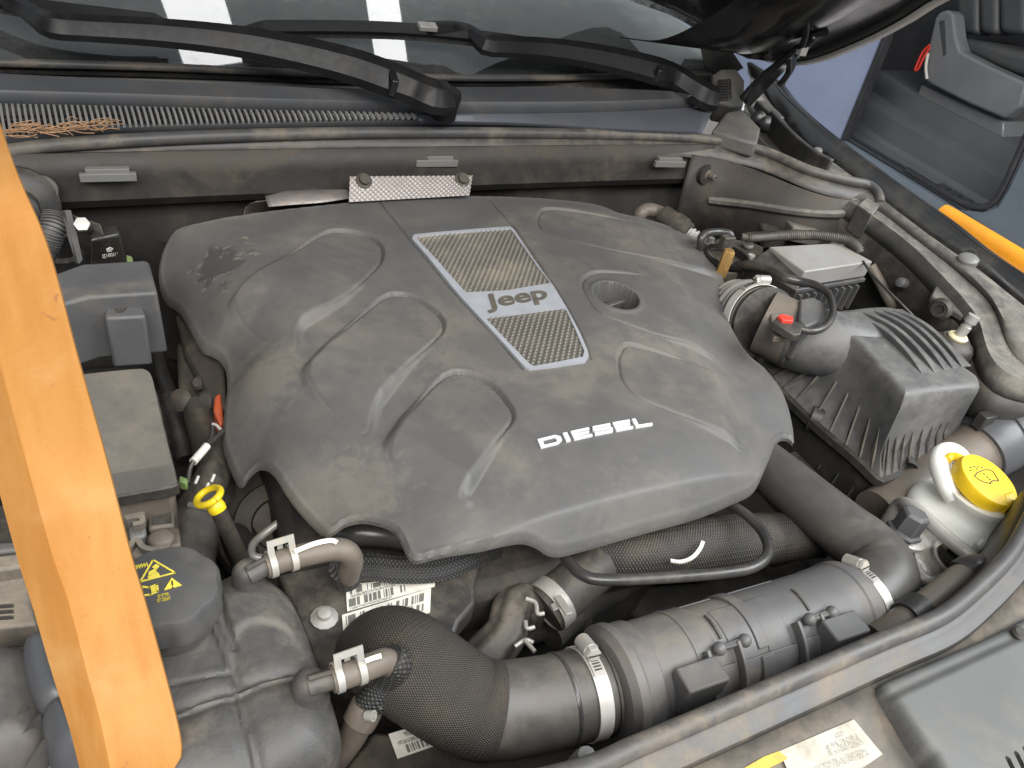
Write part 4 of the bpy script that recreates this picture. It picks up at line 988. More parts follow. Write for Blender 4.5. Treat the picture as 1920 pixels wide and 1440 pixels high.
# gusset webs on the left face and ribs on the front face
for s in (14.25, 14.75, 15.25, 15.75, 16.3, 17.0, 17.7, 18.4): gusset('gusset', s, .55, .97)
for s in (13.5, 13.05, 12.7, 12.35, 12.0, 11.65, 11.3, 10.95, 10.6): gusset('rib', s, .35, .97)
for i in range(7):
    t = i/6; p = V(1475+(1640-1475)*t, 765+(925-765)*t, flz-.03); mb = MB(); tri = np.array([p+[0, 0, .012], p+[-.012, -.004, -.03], p+[.01, .01, -.03]])
    mb.prism(tri+[.001, -.001, 0], tri-[.001, -.001, 0]); obj('base_rib', mb, 'black_plastic', abx)
for (x, y, ax) in ((1525,790,(1, -1.2, 0)), (1690,885,(1, 1.2, 0))):
    p = V(x, y, flz-.01); a = nrm(ax); arc = [p+a*.0+np.array([-.6*a[1], .6*a[0], 0])*0+nrm([a[1], -a[0], 0])*(.017*math.cos(q))*(1 if a[1] < 0 else 1)+np.array([0, 0, 1])*(.020*math.sin(q)+.004) for q in np.linspace(-1.0, 1.75, 14)]
    mb = MB(); mb.bar(arc, .016, .003, np.array([nrm(k-p) for k in arc])); obj('clip', mb, 'black_plastic', abx, bevel=.0008)
# duct from the mass-air sensor into the lid
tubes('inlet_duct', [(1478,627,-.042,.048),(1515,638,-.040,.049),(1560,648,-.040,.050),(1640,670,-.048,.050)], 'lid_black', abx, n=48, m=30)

# ------------------------------------------------------------------ intake bellows, clamp and mass-air sensor
ib = thing('intake_bellows', 'grey ribbed intake bellows with silver band clamp beside the engine cover', 'intake duct', V(1390,600,-.12))
a_ = V(1374,582,-.070); b_ = V(1425,600,-.042); q = np.linspace(0, 1, 100); pth = a_+(b_-a_)*q[:, None]
rr = .0435+.0065*sst(q, .0, .7)+.0065*np.where(q < .6, np.maximum(0, np.cos((q-.04)*2*np.pi/.2))**.6, 0.)
mb = MB(); mb.tube(pth, rr, 48); obj('bellows', mb, 'pale_bellows' if 'pale_bellows' in MATS else 'grey_plastic', ib, angle=60)
axm = nrm(b_-a_)
cl = worm_clamp(ib, V(1418,597,-.042), axm, .0515, .016, nrm(V(1435,525,.015)-V(1418,597,-.042)), 'steel')
mb = MB(); mb.lathe(V(1433,605,-.042), axm, [(.048, -.004), (.0535, -.003), (.0535, .003), (.048, .004)], 48); obj('cuff_ring', mb, 'black_plastic', ib)
ms = thing('mass_air_sensor', 'brownish sensor tube with black plug and red tab on the intake', 'sensor', V(1470,620,-.12))
mb = MB(); mb.tube(cr([V(1432,604,-.042), V(1455,614,-.042), V(1500,636,-.042)], 20), .0485, 48); obj('sensor_tube', mb, 'sensor_plastic' if 'sensor_plastic' in MATS else 'hose_brown', ms)
p0 = V(1520,575,.02)
q = [V(1500,560,.012), V(1524,556,.012), V(1552,570,.012), V(1545,600,.008), V(1512,612,.008), V(1498,600,.008)]
mb = MB(); mb.prism(q, np.array(q)-[0, 0, .06]); obj('sensor_block', mb, 'grey_plastic', ms, bevel=.003)
q = [V(1444,588,.010), V(1478,585,.010), V(1500,630,.004), V(1452,632,.002)]; mb = MB(); mb.prism(q, np.array(q)-[0, 0, .010]); obj('sensor_pad', mb, 'hose_brown', ms, bevel=.002)
q = [V(1449,604,.022), V(1458,592,.022), V(1506,606,.022), V(1502,626,.020), V(1490,628,.020)]; mb = MB(); mb.prism(q, np.array(q)-[0, 0, .012]); obj('plug', mb, 'black_plastic', ms, bevel=.002)
q = [V(1459,592,.026), V(1465,588,.026), V(1487,593,.026), V(1488,602,.026), V(1468,600,.026)]; mb = MB(); mb.prism(q, np.array(q)-[0, 0, .008]); obj('red_tab', mb, 'red_tab', ms, bevel=.001)
tubes('sensor_cable', [(1498,616,.014,.0045),(1525,621,.014,.005),(1550,610,.016,.005),(1562,585,.02,.005),(1555,553,.02,.005),(1530,535,.018,.0058),(1500,528,.012,.0068),(1470,520,.01,.0072),(1440,505,.0,.0078),(1410,498,-.01,.0085),(1380,500,-.03,.0085)], 'rubber', ms, n=14, m=80)

# ------------------------------------------------------------------ control-unit box behind the filter box
eb = thing('control_unit_box', 'pale dusty grey box with ribbed base between filter box and firewall', 'control box', V(1540,500,-.12))
tq = np.array(zr([(1442,462),(1572,455),(1637,490),(1510,509)], .0)); bq = np.array(zr([(1440,490),(1568,480),(1626,519),(1506,532)], -.030))
mb = MB(); mb.prism(tq, tq+(bq-tq)*np.array([.0, .0, 1])); obj('box_lid', mb, 'box_pale', eb, bevel=.0025)
c_ = tq.mean(0); lw = c_+(tq-c_)*[1.04, 1.04, 1]; mb = MB(); mb.prism(lw-[0, 0, .033], lw-[0, 0, .040]); obj('box_rim', mb, 'grey_plastic', eb, bevel=.001)
lw2 = c_+(tq-c_)*[.96, .96, 1]; mb = MB(); mb.prism(lw2-[0, 0, .040], lw2-[0, 0, .11]); obj('box_base', mb, 'black_plastic', eb, bevel=.002)
for i in range(9):
    t = (i+.5)/9; p = (lw2[3]*(1-t)+lw2[2]*t)-[0, .002, .066]; mb = MB(); mb.box(p, (.0022, .0006, 0), (0, .006, 0), (0, 0, .022)); obj('base_rib', mb, 'grey_plastic', eb)
for i in range(4):
    t = (i+.5)/4; p = (lw2[3]*(1-t)+lw2[0]*t)-[.003, .0, .06]; mb = MB(); mb.box(p, (.008, 0, 0), (0, .0015, 0), (0, 0, .02)); obj('base_rib', mb, 'black_plastic', eb)
lw3 = [V(1404,492,-.02), V(1440,466,-.004), V(1508,512,-.01), V(1495,545,-.02)]
mb = MB(); mb.prism(lw3, np.array(lw3)-[0, 0, .04]); obj('plug_side', mb, 'black_plastic', eb, bevel=.002)
tag(tubes('corrugated_conduit', [(1390,444,.004,.006),(1420,446,.006,.0065),(1470,442,.008,.0075),(1530,441,.01,.0075),(1580,448,.01,.0075),(1604,460,.008,.0075),(1612,474,-.0,.0075)], 'hose_rubber', None, n=14, m=60), 'ribbed black conduit running over the back of the control box', 'conduit')
q = cr(np.array([np.r_[V(a, b, c)] for a, b, c in ((1400,445,.005),(1470,442,.008),(1530,441,.01),(1580,448,.01),(1604,460,.008),(1612,474,.0))]), 58)
for i in range(1, 57):
    pass
mb = MB()
mb.tube(cr(q, 400), .0075+.0012*np.sign(np.sin(np.arange(400)*2*np.pi/7)), 12)
o = obj('conduit_ribs', mb, 'hose_rubber', bpy.data.objects['corrugated_conduit'])
# elbow plug at the start of the conduit
tag(tubes('vent_elbow', [(1313,468,-.02,.005),(1314,448,.0,.0062),(1324,438,.004,.0066),(1345,435,.004,.0066),(1366,437,.004,.0062),(1372,444,.0,.0055)], 'rubber', None, n=14, m=40), 'black rubber elbow beside the open filler neck', 'elbow')

# open round neck with brass post
fn = thing('open_filler_neck', 'open round black neck with hexagonal brass post behind the bellows', 'filler neck', V(1362,480,-.08))
fc = V(1364,478,-.02)
mb = MB(); mb.lathe(fc, (0, 0, 1), [(.030, -.05), (.033, -.045), (.033, -.008), (.0385, -.006), (.0385, .0), (.034, .001), (.0335, -.03), (.020, -.045), (.002, -.045)], 48); obj('neck_ring', mb, 'gloss_black', fn)
mb = MB(); mb.lathe(V(1362,486,-.01)-[0, 0, .03], (0, 0, 1), [(.0095, 0), (.0095, .044), (.008, .046), (.003, .046)], 6); obj('brass_post', mb, 'brass', fn)
mb = MB(); mb.box(V(1362,455,.004), (.011, 0, 0), (0, .007, 0), (0, 0, .012)); obj('post_cap', mb, 'black_plastic', fn, bevel=.002)
q = np.array(zr([(1318,470),(1345,446),(1400,450),(1432,462),(1428,492),(1380,512),(1338,508)], -.032)); mb = MB(); mb.prism(q, q-[0, 0, .02]); obj('neck_flange', mb, 'engine_metal', fn, bevel=.003)
for (x, y) in ((1330,458),(1402,462),(1405,490)):
    mb = MB(); mb.lathe(V(x, y, -.03), (0, 0, 1), [(.009, 0), (.009, .003), (.006, .004), (.006, .012), (.003, .012)], 12); obj('flange_bolt', mb, 'dull_steel', fn)
# refrigerant pipe coupling at the back
ac = thing('pipe_coupling', 'grey metal pipe coupling with coil spring beside the cowl side panel', 'coupling', V(1260,430,-.1))
tubes('bent_pipe', [(1200,430,-.06,.012),(1199,405,-.03,.012),(1212,394,-.02,.012),(1232,397,-.02,.012),(1250,408,-.02,.012)], 'hose_brown', ac, n=18)
d_ = nrm(V(1310,450,-.03)-V(1238,402,-.02)); mb = MB(); mb.lathe(V(1240,403,-.02), d_, [(.012, 0), (.018, .001), (.019, .004), (.019, .026), (.0205, .027), (.0205, .047), (.018, .048), (.017, .058), (.012, .060)], 30); obj('coupling_sleeve', mb, 'engine_metal', ac, angle=25)
mb = MB(); pts = V(1240,403,-.02)+d_*np.linspace(.058, .095, 60)[:, None]; mb.tube(pts, .0105+.0022*np.cos(np.linspace(0, 10*np.pi, 60)), 24); obj('coupling_spring', mb, 'dull_steel', ac)

# ------------------------------------------------------------------ washer bottle
wb = thing('washer_bottle', 'milky white washer fluid bottle neck with a folding handle loop', 'bottle', V(1810,1000,-.16))
c1 = V(1812,985,-.105)
me_ = MB()
def blob():
    bm = MB(); rows = []
    ax = nrm([-.10, .05, 1.0]); base = V(1812,1012,-.16)
    topc = V(1842,925,-.058)
    th = np.linspace(0, 2*np.pi, 40, endpoint=False)
    for t, rx, ry in ((0, .045, .045), (.12, .074, .064), (.28, .084, .072), (.45, .086, .074), (.6, .074, .066), (.72, .050, .048), (.82, .043, .042), (.92, .042, .041), (1.0, .041, .040)):
        c = base+(topc-base)*t
        wob = 1+.05*np.cos(2*th+1)+.03*np.cos(3*th)
        rows.append(np.array([c[0]+rx*np.cos(th)*wob, c[1]+ry*np.sin(th)*wob, np.full(40, c[2])]).T)
    R = []
    for j in range(40): R.append(cr([r[j] for r in rows], 30))
    R = np.array(R).transpose(1, 0, 2); bm.grid(R, True, True); return bm, topc
bm_, topc = blob(); obj('bottle_body', bm_, 'white_tank', wb, angle=70)
lp = cr([V(1790,935,-.07), V(1772,905,-.06), V(1760,872,-.055), V(1766,850,-.052), V(1784,846,-.052), V(1800,858,-.052), V(1808,880,-.055)], 40)
mb = MB(); mb.tube(lp, .0115, 14); obj('handle_loop', mb, 'white_tank', wb)
tubes('bottle_spout', [(1850,990,-.11,.04),(1880,1010,-.115,.034),(1900,1030,-.13,.03)], 'white_tank', wb, n=24)
mb = MB(); mb.lathe(V(1842,1022,-.085), (-.1, -.8, .6), [(.004, -.004), (.008, 0), (.006, .003), (.002, .004)], 14); obj('mould_mark', mb, 'white_tank', wb)
cn = nrm([.10, -.20, 1.0]); cc_ = V(1854,900,-.040)
up2 = nrm(np.array([1., 0, 0])-cn*cn[0]); fw2 = np.cross(cn, up2)
mb = MB(); mb.lathe(cc_-cn*.018, cn, [(.033, 0), (.0382, .002), (.0388, .016), (.0372, .019), (.033, .0195), (.010, .0195)], 64); wc = obj('cap', mb, 'cap_yellow', wb); wc['label'] = 'yellow cap printed with a windshield spray symbol'
e0 = V(1905,935,-.045)
q = [V(1880,925,-.042), V(1902,918,-.042), V(1913,940,-.045), V(1890,952,-.046)]; mb = MB(); mb.prism(q, np.array(q)-[0, 0, .015]); obj('cap_tab', mb, 'cap_yellow', wc, bevel=.003)
mb = MB(); mb.tube(cr([V(1776,862,-.045), V(1784,856,-.043), V(1800,860,-.04), V(1816,872,-.04)], 20), .0055, 12); obj('cap_strap', mb, 'cap_yellow', wc, bevel=0)
def capxy(x, y):
    r = ray(x, y); n0 = cn; pt = cc_+cn*.0018; t = ((pt-CAM)@n0)/(r@n0); return CAM+r*t
for nm, pts, closed in (('spray_symbol', [(1827,893),(1833,886),(1845,881),(1856,881),(1862,884),(1873,902),(1862,901),(1857,905),(1858,907),(1842,903),(1834,898)], True),):
    p = np.array([capxy(*k) for k in pts]); p = np.vstack([p, p[:1]]); p = np.vstack([np.linspace(a, b, 6, endpoint=False) for a, b in zip(p[:-1], p[1:])]+[p[-1:]])
    mb = MB(); mb.bar(p, .0012, .0008, cn); obj(nm, mb, 'ink', wc)
for (x0, y0, x1, y1) in ((1843,887,1847,890),(1849,893,1853,896),(1854,898,1858,900),(1818,877,1822,876),(1825,875,1829,874),(1832,874,1836,874),(1818,882,1821,882),(1830,879,1834,879),(1839,876,1843,877)):
    mb = MB(); mb.bar([capxy(x0, y0), capxy(x1, y1)], .0012, .0008, cn); obj('spray_drop', mb, 'ink', wc)

# snorkel on the right
sn = thing('intake_snorkel', 'grey-blue plastic air inlet snorkel above the washer bottle', 'snorkel', V(1890,830,-.15))
tubes('snorkel_tube', [(1640,960,-.15,.03),(1700,925,-.14,.033),(1760,885,-.13,.036),(1820,850,-.115,.042),(1860,825,-.10,.046)], 'hose_brown', sn, n=32)
tubes('snorkel_cuff', [(1828,846,-.112,.047),(1850,832,-.104,.05),(1875,815,-.098,.054)], 'snorkel_blue', sn, n=40)
tubes('snorkel_mouth', [(1868,820,-.10,.056),(1900,805,-.09,.062),(1960,780,-.08,.07)], 'snorkel_blue', sn, n=40)
mb = MB(); mb.box(V(1845,788,-.06), (.012, 0, 0), (0, .008, 0), (0, 0, .012)); obj('snorkel_tab', mb, 'black_plastic', sn, bevel=.002)

# refrigerant lines at the right front corner
rl = thing('refrigerant_line', 'bent bare aluminium refrigerant pipe with black hex service cap', 'pipe', V(1750,1030,-.15))
tubes('aluminium_pipe', [(1660,985,-.13,.0085),(1685,948,-.10,.0085),(1705,948,-.085,.0085),(1735,972,-.08,.0085),(1780,1012,-.08,.0085),(1818,1042,-.08,.0085),(1828,1056,-.083,.0085),(1820,1066,-.09,.0085),(1800,1073,-.095,.0085),(1785,1082,-.10,.0085)], 'dull_steel', rl, n=18, m=80)
tubes('aluminium_pipe', [(1712,1062,-.11,.0085),(1725,1082,-.11,.0085),(1748,1094,-.11,.0085),(1775,1086,-.11,.0085),(1790,1074,-.11,.0085)], 'dull_steel', rl, n=18, m=40)
mb = MB(); d_ = nrm([.15, .05, 1]); mb.lathe(V(1692,1000,-.085), d_, [(.020, 0), (.021, .002), (.021, .005), (.0165, .006), (.0165, .030), (.013, .033), (.004, .033)], 6); obj('service_cap', mb, 'grey_plastic', rl, bevel=.001)
mb = MB(); mb.lathe(V(1694,1012,-.095), d_, [(.016, -.05), (.016, .0), (.023, .002), (.023, .006), (.018, .008)], 24); obj('service_valve', mb, 'dull_steel', rl)
mb = MB(); mb.lathe(V(1768,1056,-.115), (.1, -.3, 1), [(.043, -.01), (.043, .001), (.038, .003), (.020, .003), (.020, .010), (.024, .012), (.018, .013), (.014, .006), (.003, .006)], 40); obj('pipe_flange', mb, 'dull_steel', rl)
mb = MB(); mb.lathe(V(1776,1048,-.105), (.1, -.3, 1), [(.017, 0), (.017, .008), (.010, .010), (.009, .004), (.001, .004)], 30); obj('flange_plug', mb, 'gloss_black', rl)
mb = MB(); mb.box(V(1797,1073,-.085), nrm([.8, .3, 0])*.014, nrm([-.3, .8, 0])*.009, (0, 0, .008)); obj('pipe_clip', mb, 'dull_steel', rl, bevel=.002)
hh = thing('corner_hose', 'brown-grey hose with black clip running beside the end of front seal', 'hose', V(1730,1130,-.1))
tubes('hose', [(1640,1195,-.06,.013),(1690,1165,-.05,.0135),(1740,1130,-.045,.0135),(1790,1090,-.045,.0135),(1815,1072,-.05,.013)], 'hose_brown', hh, n=20)
mb = MB(); d_ = nrm(V(1740,1130,-.045)-V(1690,1165,-.05)); mb.lathe(V(1712,1150,-.047), d_, [(.0150, -.012), (.0165, -.012), (.0165, .012), (.0150, .012)], 28); obj('hose_clip', mb, 'black_plastic', hh)
tubes('rubber_boot', [(1800,1080,-.05,.016),(1826,1068,-.045,.0165),(1850,1076,-.05,.015),(1856,1090,-.06,.013)], 'rubber', hh, n=20)
q = [V(1750,1150,-.03), V(1800,1105,-.03), V(1850,1085,-.03), V(1880,1060,-.03), V(1850,1110,-.03), V(1790,1148,-.03)]
mb = MB(); mb.prism(q, np.array(q)-[0, 0, .02]); tag(obj('headlamp_bracket', mb, 'cowl_gloss', None, bevel=.004), 'grey-blue curved bracket behind the end of the front seal', 'bracket')

# post bolt on its black mount
pb = thing('mount_post', 'upright bare bolt with cream washer on a black round mount', 'bolt', V(1800,620,-.06))
p = V(1789,642,.0)
mb = MB(); mb.lathe(p, (0, 0, 1), [(.030, -.03), (.030, -.006), (.027, .0), (.022, .003), (.018, .008), (.015, .008)], 36); obj('mount_disc', mb, 'black_plastic', pb)
mb = MB(); mb.lathe(p, (0, 0, 1), [(.008, .008), (.013, .008), (.014, .011), (.012, .013), (.008, .013)], 30); obj('washer', mb, 'cream', pb)
mb = MB(); mb.lathe(p, (.18, 0, 1), [(.0075, .010), (.0075, .028), (.0062, .029), (.0062, .034), (.0085, .035), (.0085, .046), (.003, .047)], 24); obj('post', mb, 'dull_steel', pb)
tag(tubes('hood_cable', [(1618,490,.0,.0022),(1640,520,-.0,.0022),(1690,570,-.01,.0022),(1740,620,-.03,.0022),(1790,660,-.06,.0022)], 'rubber', None, n=8), 'thin black cable falling from control box to the mount', 'cable')
tag(tubes('corner_hose_brown', [(1632,498,-.03,.009),(1650,530,-.05,.009),(1668,565,-.07,.009),(1690,600,-.1,.009)], 'hose_brown', None, n=14), 'brown hose dropping between control box and fender wall', 'hose')
# ------------------------------------------------------------------ coolant tank, front left
def rounded(P, z0, drop, R, bumps=None):
    def zf(X, Y):
        d, _, _ = sd_poly(X, Y, P); t = np.clip(1-d/R, 0, 1)
        z = Z0+z0-drop*(1-np.sqrt(np.clip(1-t*t, 0, 1)))
        return z if bumps is None else bumps(X, Y, z, d)
    return zf
ct = thing('coolant_tank', 'dark grey moulded coolant expansion tank with cross seams beside orange bar', 'tank', V(450,1300,-.13))
zt = -.028
TO = [(232,1130),(300,1100),(362,1090),(397,1082),(442,1063),(480,1062),(517,1080),(548,1108),(574,1162),(590,1205),(607,1249),(634,1322),(642,1369),(632,1412),(604,1442),(540,1485),(420,1530),(250,1520),(190,1420),(200,1270)]
TP = cr(np.array([V(x, y, zt-.02) for x, y in TO]), 160, True)
seam1 = np.array(zr([(397,1165),(416,1215),(442,1297),(462,1370),(480,1445),(490,1500)], zt)); seam2 = np.array(zr([(250,1362),(326,1338),(442,1297),(500,1274),(552,1258)], zt))
step1 = np.array(zr([(230,1300),(300,1288),(380,1270),(428,1258)], zt)); padp = cr(np.array(zr([(455,1170),(520,1160),(552,1180),(575,1240),(450,1282),(432,1230)], zt)), 50, True)
recess = np.array(zr([(400,1105),(413,1104),(446,1215),(432,1212)], zt))
def tank_b(X, Y, z, d):
    for s in (seam1, seam2):
        q = polyd(X, Y, s); z = z-.0045*np.exp(-(q/.007)**2)+.003*np.exp(-(q/.0016)**2)
    z = z-.002*np.exp(-(polyd(X, Y, step1)/.002)**2)
    dp, _, _ = sd_poly(X, Y, padp); z = z-.0035*sst(dp, -.004, .004)
    dr, _, _ = sd_poly(X, Y, recess); z = z-.004*sst(dr, -.0015, .002)
    n = .0008*np.sin(X*90+3)*np.cos(Y*70)
    return z+n*sst(d, 0, .02)
patch('tank_shell', TP, rounded(TP, zt, .045, .045, tank_b), .0018, 'tank_plastic', ct, skirt=.09, angle=60)
def nozzle(bx, by, tx, ty, parent):
    b = V(bx, by, zt-.004); mb = MB(); mb.lathe(b-[0, 0, .012], (0, 0, 1), [(.0155, 0), (.0135, .008), (.0128, .018), (.0118, .026), (.008, .032), (.002, .034)], 28); obj('nozzle_boss', mb, 'tank_plastic', parent, angle=60)
    p0 = V(bx, by-10, zt+.014); p1 = V(tx, ty, zt+.017); mb = MB(); mb.tube([p0, p1], .0078, 18); obj('nozzle_pipe', mb, 'tank_plastic', parent)
    mb = MB(); mb.bar([p0+[0, 0, .008], p1+[0, 0, .008]], .003, .004, (0, 0, 1)); obj('nozzle_rib', mb, 'tank_plastic', parent)
nozzle(465,1090,505,1058,ct); nozzle(580,1296,632,1270,ct)
def pinch_clip(parent, c, axis, r, up):
    axis = nrm(axis); s = nrm(up-axis*np.dot(up, axis)); t = np.cross(axis, s)
    cl = None
    for d in (-.0085, .0085):
        A = np.linspace(0, 2*np.pi, 33); pts = [c+axis*d+(s*math.cos(a)+t*math.sin(a))*(r+.001) for a in A]
        mb = MB(); mb.bar(pts, .0052, .0012, np.array([nrm(p-c-axis*d) for p in pts]), caps=False); o = obj('pinch_clip' if cl is None else 'clip_band', mb, 'white_clip', parent if cl is None else cl); cl = cl or o
    for d in (-.0085, .0085):
        mb = MB(); mb.bar([c+axis*d+s*r*.7+t*r*.55, c+axis*d+s*(r+.010)+t*r*.62], .0052, .0012, t); obj('clip_ear', mb, 'white_clip', cl)
    a = c+s*(r+.010)+t*r*.62
    mb = MB(); mb.bar([a-axis*.011, a+axis*.011], .0055, .0014, t); obj('clip_ear', mb, 'white_clip', cl)
    mb = MB(); mb.bar([c+s*(r+.0008), c+s*(r+.007)+t*.002], .0045, .0012, t); obj('clip_tongue', mb, 'white_clip', cl)
    return cl
h1 = thing('tank_supply_hose', 'short brown-grey hose with white clip bending over from tank top nozzle', 'hose', V(560,1060,-.03))
tubes('hose', [(498,1062,-.011,.0098),(540,1048,-.011,.0098),(590,1036,-.011,.0098),(630,1030,-.011,.0098),(652,1036,-.016,.0098),(660,1052,-.030,.0098),(655,1072,-.05,.0098),(652,1085,-.075,.0098)], 'hose_brown', h1, n=24)
mb = MB(); mb.tube(cr([V(645,1065,-.055), V(650,1085,-.075)], 6), .0135, 20); obj('hose_sleeve', mb, 'braid_flat', h1)
pinch_clip(h1, V(529,1051,-.011), V(560,1042,-.011)-V(510,1058,-.011), .0100, np.array([-.2, .5, 1.]))
mb = MB(); mb.bar(cr([V(552,1041,-.003), V(590,1026,-.0025), V(620,1020,-.0035), V(632,1024,-.004)], 12)+[0, 0, .0045], .004, .001, (0, -.5, 1)); obj('paint_mark', mb, 'white_mark', h1)
h2 = thing('tank_return_hose', 'short brown hose with white clip bending down from tank side nozzle', 'hose', V(690,1290,-.06))
tubes('hose', [(622,1275,-.011,.0098),(660,1262,-.011,.0098),(700,1247,-.012,.0098),(722,1240,-.016,.0098),(736,1248,-.026,.0098)], 'hose_brown', h2, n=24)
tubes('hose_sleeve', [(728,1232,-.016,.0115),(742,1246,-.026,.0125),(730,1276,-.05,.0125),(706,1305,-.065,.0125),(690,1325,-.075,.0120)], 'braid_flat', h2, n=28)
tubes('hose_tail', [(690,1322,-.073,.0135),(680,1342,-.08,.0138),(672,1356,-.085,.0135)], 'hose_brown', h2, n=24)
tubes('drain_hose', [(676,1348,-.083,.0115),(660,1380,-.10,.0115),(630,1420,-.12,.0115)], 'hose_brown', h2, n=20)
for (x, y) in ((712,1318), (695,1342)):
    mb = MB(); mb.lathe(V(x, y, -.063), (.6, -.5, .4), [(.004, -.004), (.0045, .003), (.003, .003), (.003, -.001)], 14); obj('crimp_pin', mb, 'white_clip', h2)
pinch_clip(h2, V(654,1262,-.011), V(690,1250,-.011)-V(630,1272,-.011), .0100, np.array([-.2, .5, 1.]))
mb = MB(); mb.bar(cr([V(684,1246,-.003), V(700,1240,-.003), V(714,1236,-.004)], 8)+[0, 0, .0045], .0035, .001, (0, -.5, 1)); obj('paint_mark', mb, 'white_mark', h2)

# coolant cap with yellow warning symbols
cz = .018; cc2 = V(313,1096,cz)
lob = lambda th: 1-.055*(np.abs(np.cos(4*th+.5))**4)
mb = MB(); mb.lathe(cc2-[0, 0, .026], (0, 0, 1), [(.0375, 0), (.0385, .001), (.0375, .022), (.0355, .0255), (.034, .026), (.01, .026)], 96, lobes=lob); kc = obj('cap', mb, 'cap_grey', ct, angle=30); kc['label'] = 'round lobed pressure cap printed with yellow warning triangles'
mb = MB(); mb.lathe(cc2-[0, 0, .045], (0, 0, 1), [(.031, 0), (.031, .022)], 40); obj('neck', mb, 'tank_plastic', kc)
def decal(name, pts, z, mat, parent, th=.0007): 
    p = np.array(zr(pts, z)); mb = MB(); mb.prism(p+[0, 0, th], p-[0, 0, .0003]); return obj(name, mb, mat, parent)
def outline(name, pts, z, mat, parent, w=.0012):
    p = np.array(zr(pts, z)); p = np.vstack([p, p[:1]])
    mb = MB()
    for a, b in zip(p[:-1], p[1:]):
        d = nrm(b-a)*w*.4; mb.bar([a-d, b+d], w, .0009, (0, 0, 1))
    return obj(name, mb, mat, parent)
outline('warning_triangle', [(263,1091),(287,1050),(328,1074)], cz, 'print_yellow', kc)
for pts in ([(277,1082),(297,1074),(300,1080),(279,1088)], [(279,1073),(291,1067),(295,1074),(278,1080)], [(285,1064),(293,1058),(299,1062),(292,1069)]):
    decal('warning_figure', pts, cz, 'print_yellow', kc)
decal('caution_triangle', [(308,1107),(322,1084),(341,1098)], cz, 'print_yellow', kc)
decal('exclamation_mark', [(321,1089),(324,1089),(325,1098),(322,1098)], cz+.0007, 'ink', kc, .0003)
decal('exclamation_dot', [(322.5,1100),(325,1100),(325.5,1102.5),(323,1102.5)], cz+.0007, 'ink', kc, .0003)
outline('manual_symbol', [(265,1100),(280,1102),(294,1096),(296,1109),(282,1115),(267,1117)], cz, 'print_yellow', kc, .0014)
decal('manual_page', [(283,1103),(292,1100),(293,1108),(284,1111)], cz, 'print_yellow', kc)
for i in range(5):
    mb = MB(); x = 252+i*5; mb.bar(zr([(x, 1066-i*1.2), (x+3, 1060-i*1.2), (x+5, 1066-i*1.2)], cz+.0004), .0009, .0007, (0, 0, 1)); obj('steam_mark', mb, 'print_yellow', kc)
def lettering(name, txt, p0, p1, p2, z, mat, parent, bold=0.0, th=.0005):
    v, f = text_mesh(txt, bold); o = V(*p0, z); g = affine(o, V(*p1, z)-o, V(*p2, z)-o); mb = MB(); flat_extrude(mb, v, f, g, th, (0, 0, 1)); return obj(name, mb, mat, parent)
lettering('cap_lettering', 'DO NOT OPEN', (296,1121), (317,1116), (295,1116), cz, 'print_yellow', kc)
lettering('cap_lettering', 'HOT  COOLANT', (295,1130), (320,1124), (294,1124), cz, 'print_yellow', kc)

# ------------------------------------------------------------------ orange prop bar standing over the tank
pr = thing('hood_prop', 'orange-yellow painted bar with scuffs propping up the hood over coolant tank', 'prop bar', VD(230,1450,.60))
stn = [  # (left edge px, ridge px, right edge px, distance)
 ((-250,-60),(-200,-75),(-88,-40),.42), ((-165,300),(-108,292),(22,300),.475), ((-120,470),(-70,462),(88,460),.49), ((-70,660),(-15,650),(146,672),.515), ((-18,860),(40,850),(198,858),.545), ((29,1035),(90,1030),(244,1036),.565), ((60,1135),(124,1130),(274,1136),.58), ((97,1261),(157,1256),(308,1260),.595), ((128,1358),(184,1354),(331,1350),.605), ((141,1408),(194,1404),(340,1400),.61), ((152,1448),(204,1446),(336,1426),.614), ((170,1475),(212,1474),(318,1450),.617), ((190,1485),(220,1485),(290,1472),.619)]
rows = []
LFT = cr([VD(*s[0], s[3]) for s in stn], 70); RDG = cr([VD(*s[1], s[3]-.016) for s in stn], 70); RGT = cr([VD(*s[2], s[3]) for s in stn], 70)
for l, r, q in zip(LFT, RDG, RGT):
    back = nrm(q-CAM)*.026; m1 = r*.93+q*.07; 
    rows.append([l, l*.5+r*.5+nrm(CAM-l)*.001, r*.98+l*.02, r*.97+q*.03-nrm(CAM-r)*.0025, r*.35+q*.65+nrm(CAM-q)*-.003, r*.06+q*.94, q, q+back*.25+(q-r)*.02, q+back, l+back])
mb = MB(); mb.grid(rows, True, True); obj('bar', mb, 'prop_paint', pr, angle=28)

# ------------------------------------------------------------------ fuse box with hinged lid (left)
fb = thing('fuse_box', 'large dusty grey fuse box lid with dark rim beside engine cover', 'fuse box', V(230,800,-.2))
tq = np.array(zr([(20,720),(150,702),(262,691),(278,697),(286,708),(300,770),(312,820),(322,862),(317,872),(225,888),(130,905),(60,915),(30,800)], -.020))
c_ = tq.mean(0)
def sc(P, k, z): q = c_+(P-c_)*k; q[:, 2] = Z0+z; return q
mb = MB(); mb.grid([cr(sc(tq, .94, -.019), 90, True), cr(sc(tq, .985, -.0195), 90, True), cr(sc(tq, 1.0, -.024), 90, True), cr(sc(tq, 1.025, -.044), 90, True)], True, True); obj('lid', mb, 'box_lid_grey', fb, angle=40)
mb = MB(); mb.grid([sc(cr(tq, 90, True), 1.02, -.044), sc(cr(tq, 90, True), 1.055, -.045), sc(cr(tq, 90, True), 1.06, -.057), sc(cr(tq, 90, True), 1.03, -.058)], True); obj('lid_rim', mb, 'black_plastic', fb, bevel=.001)
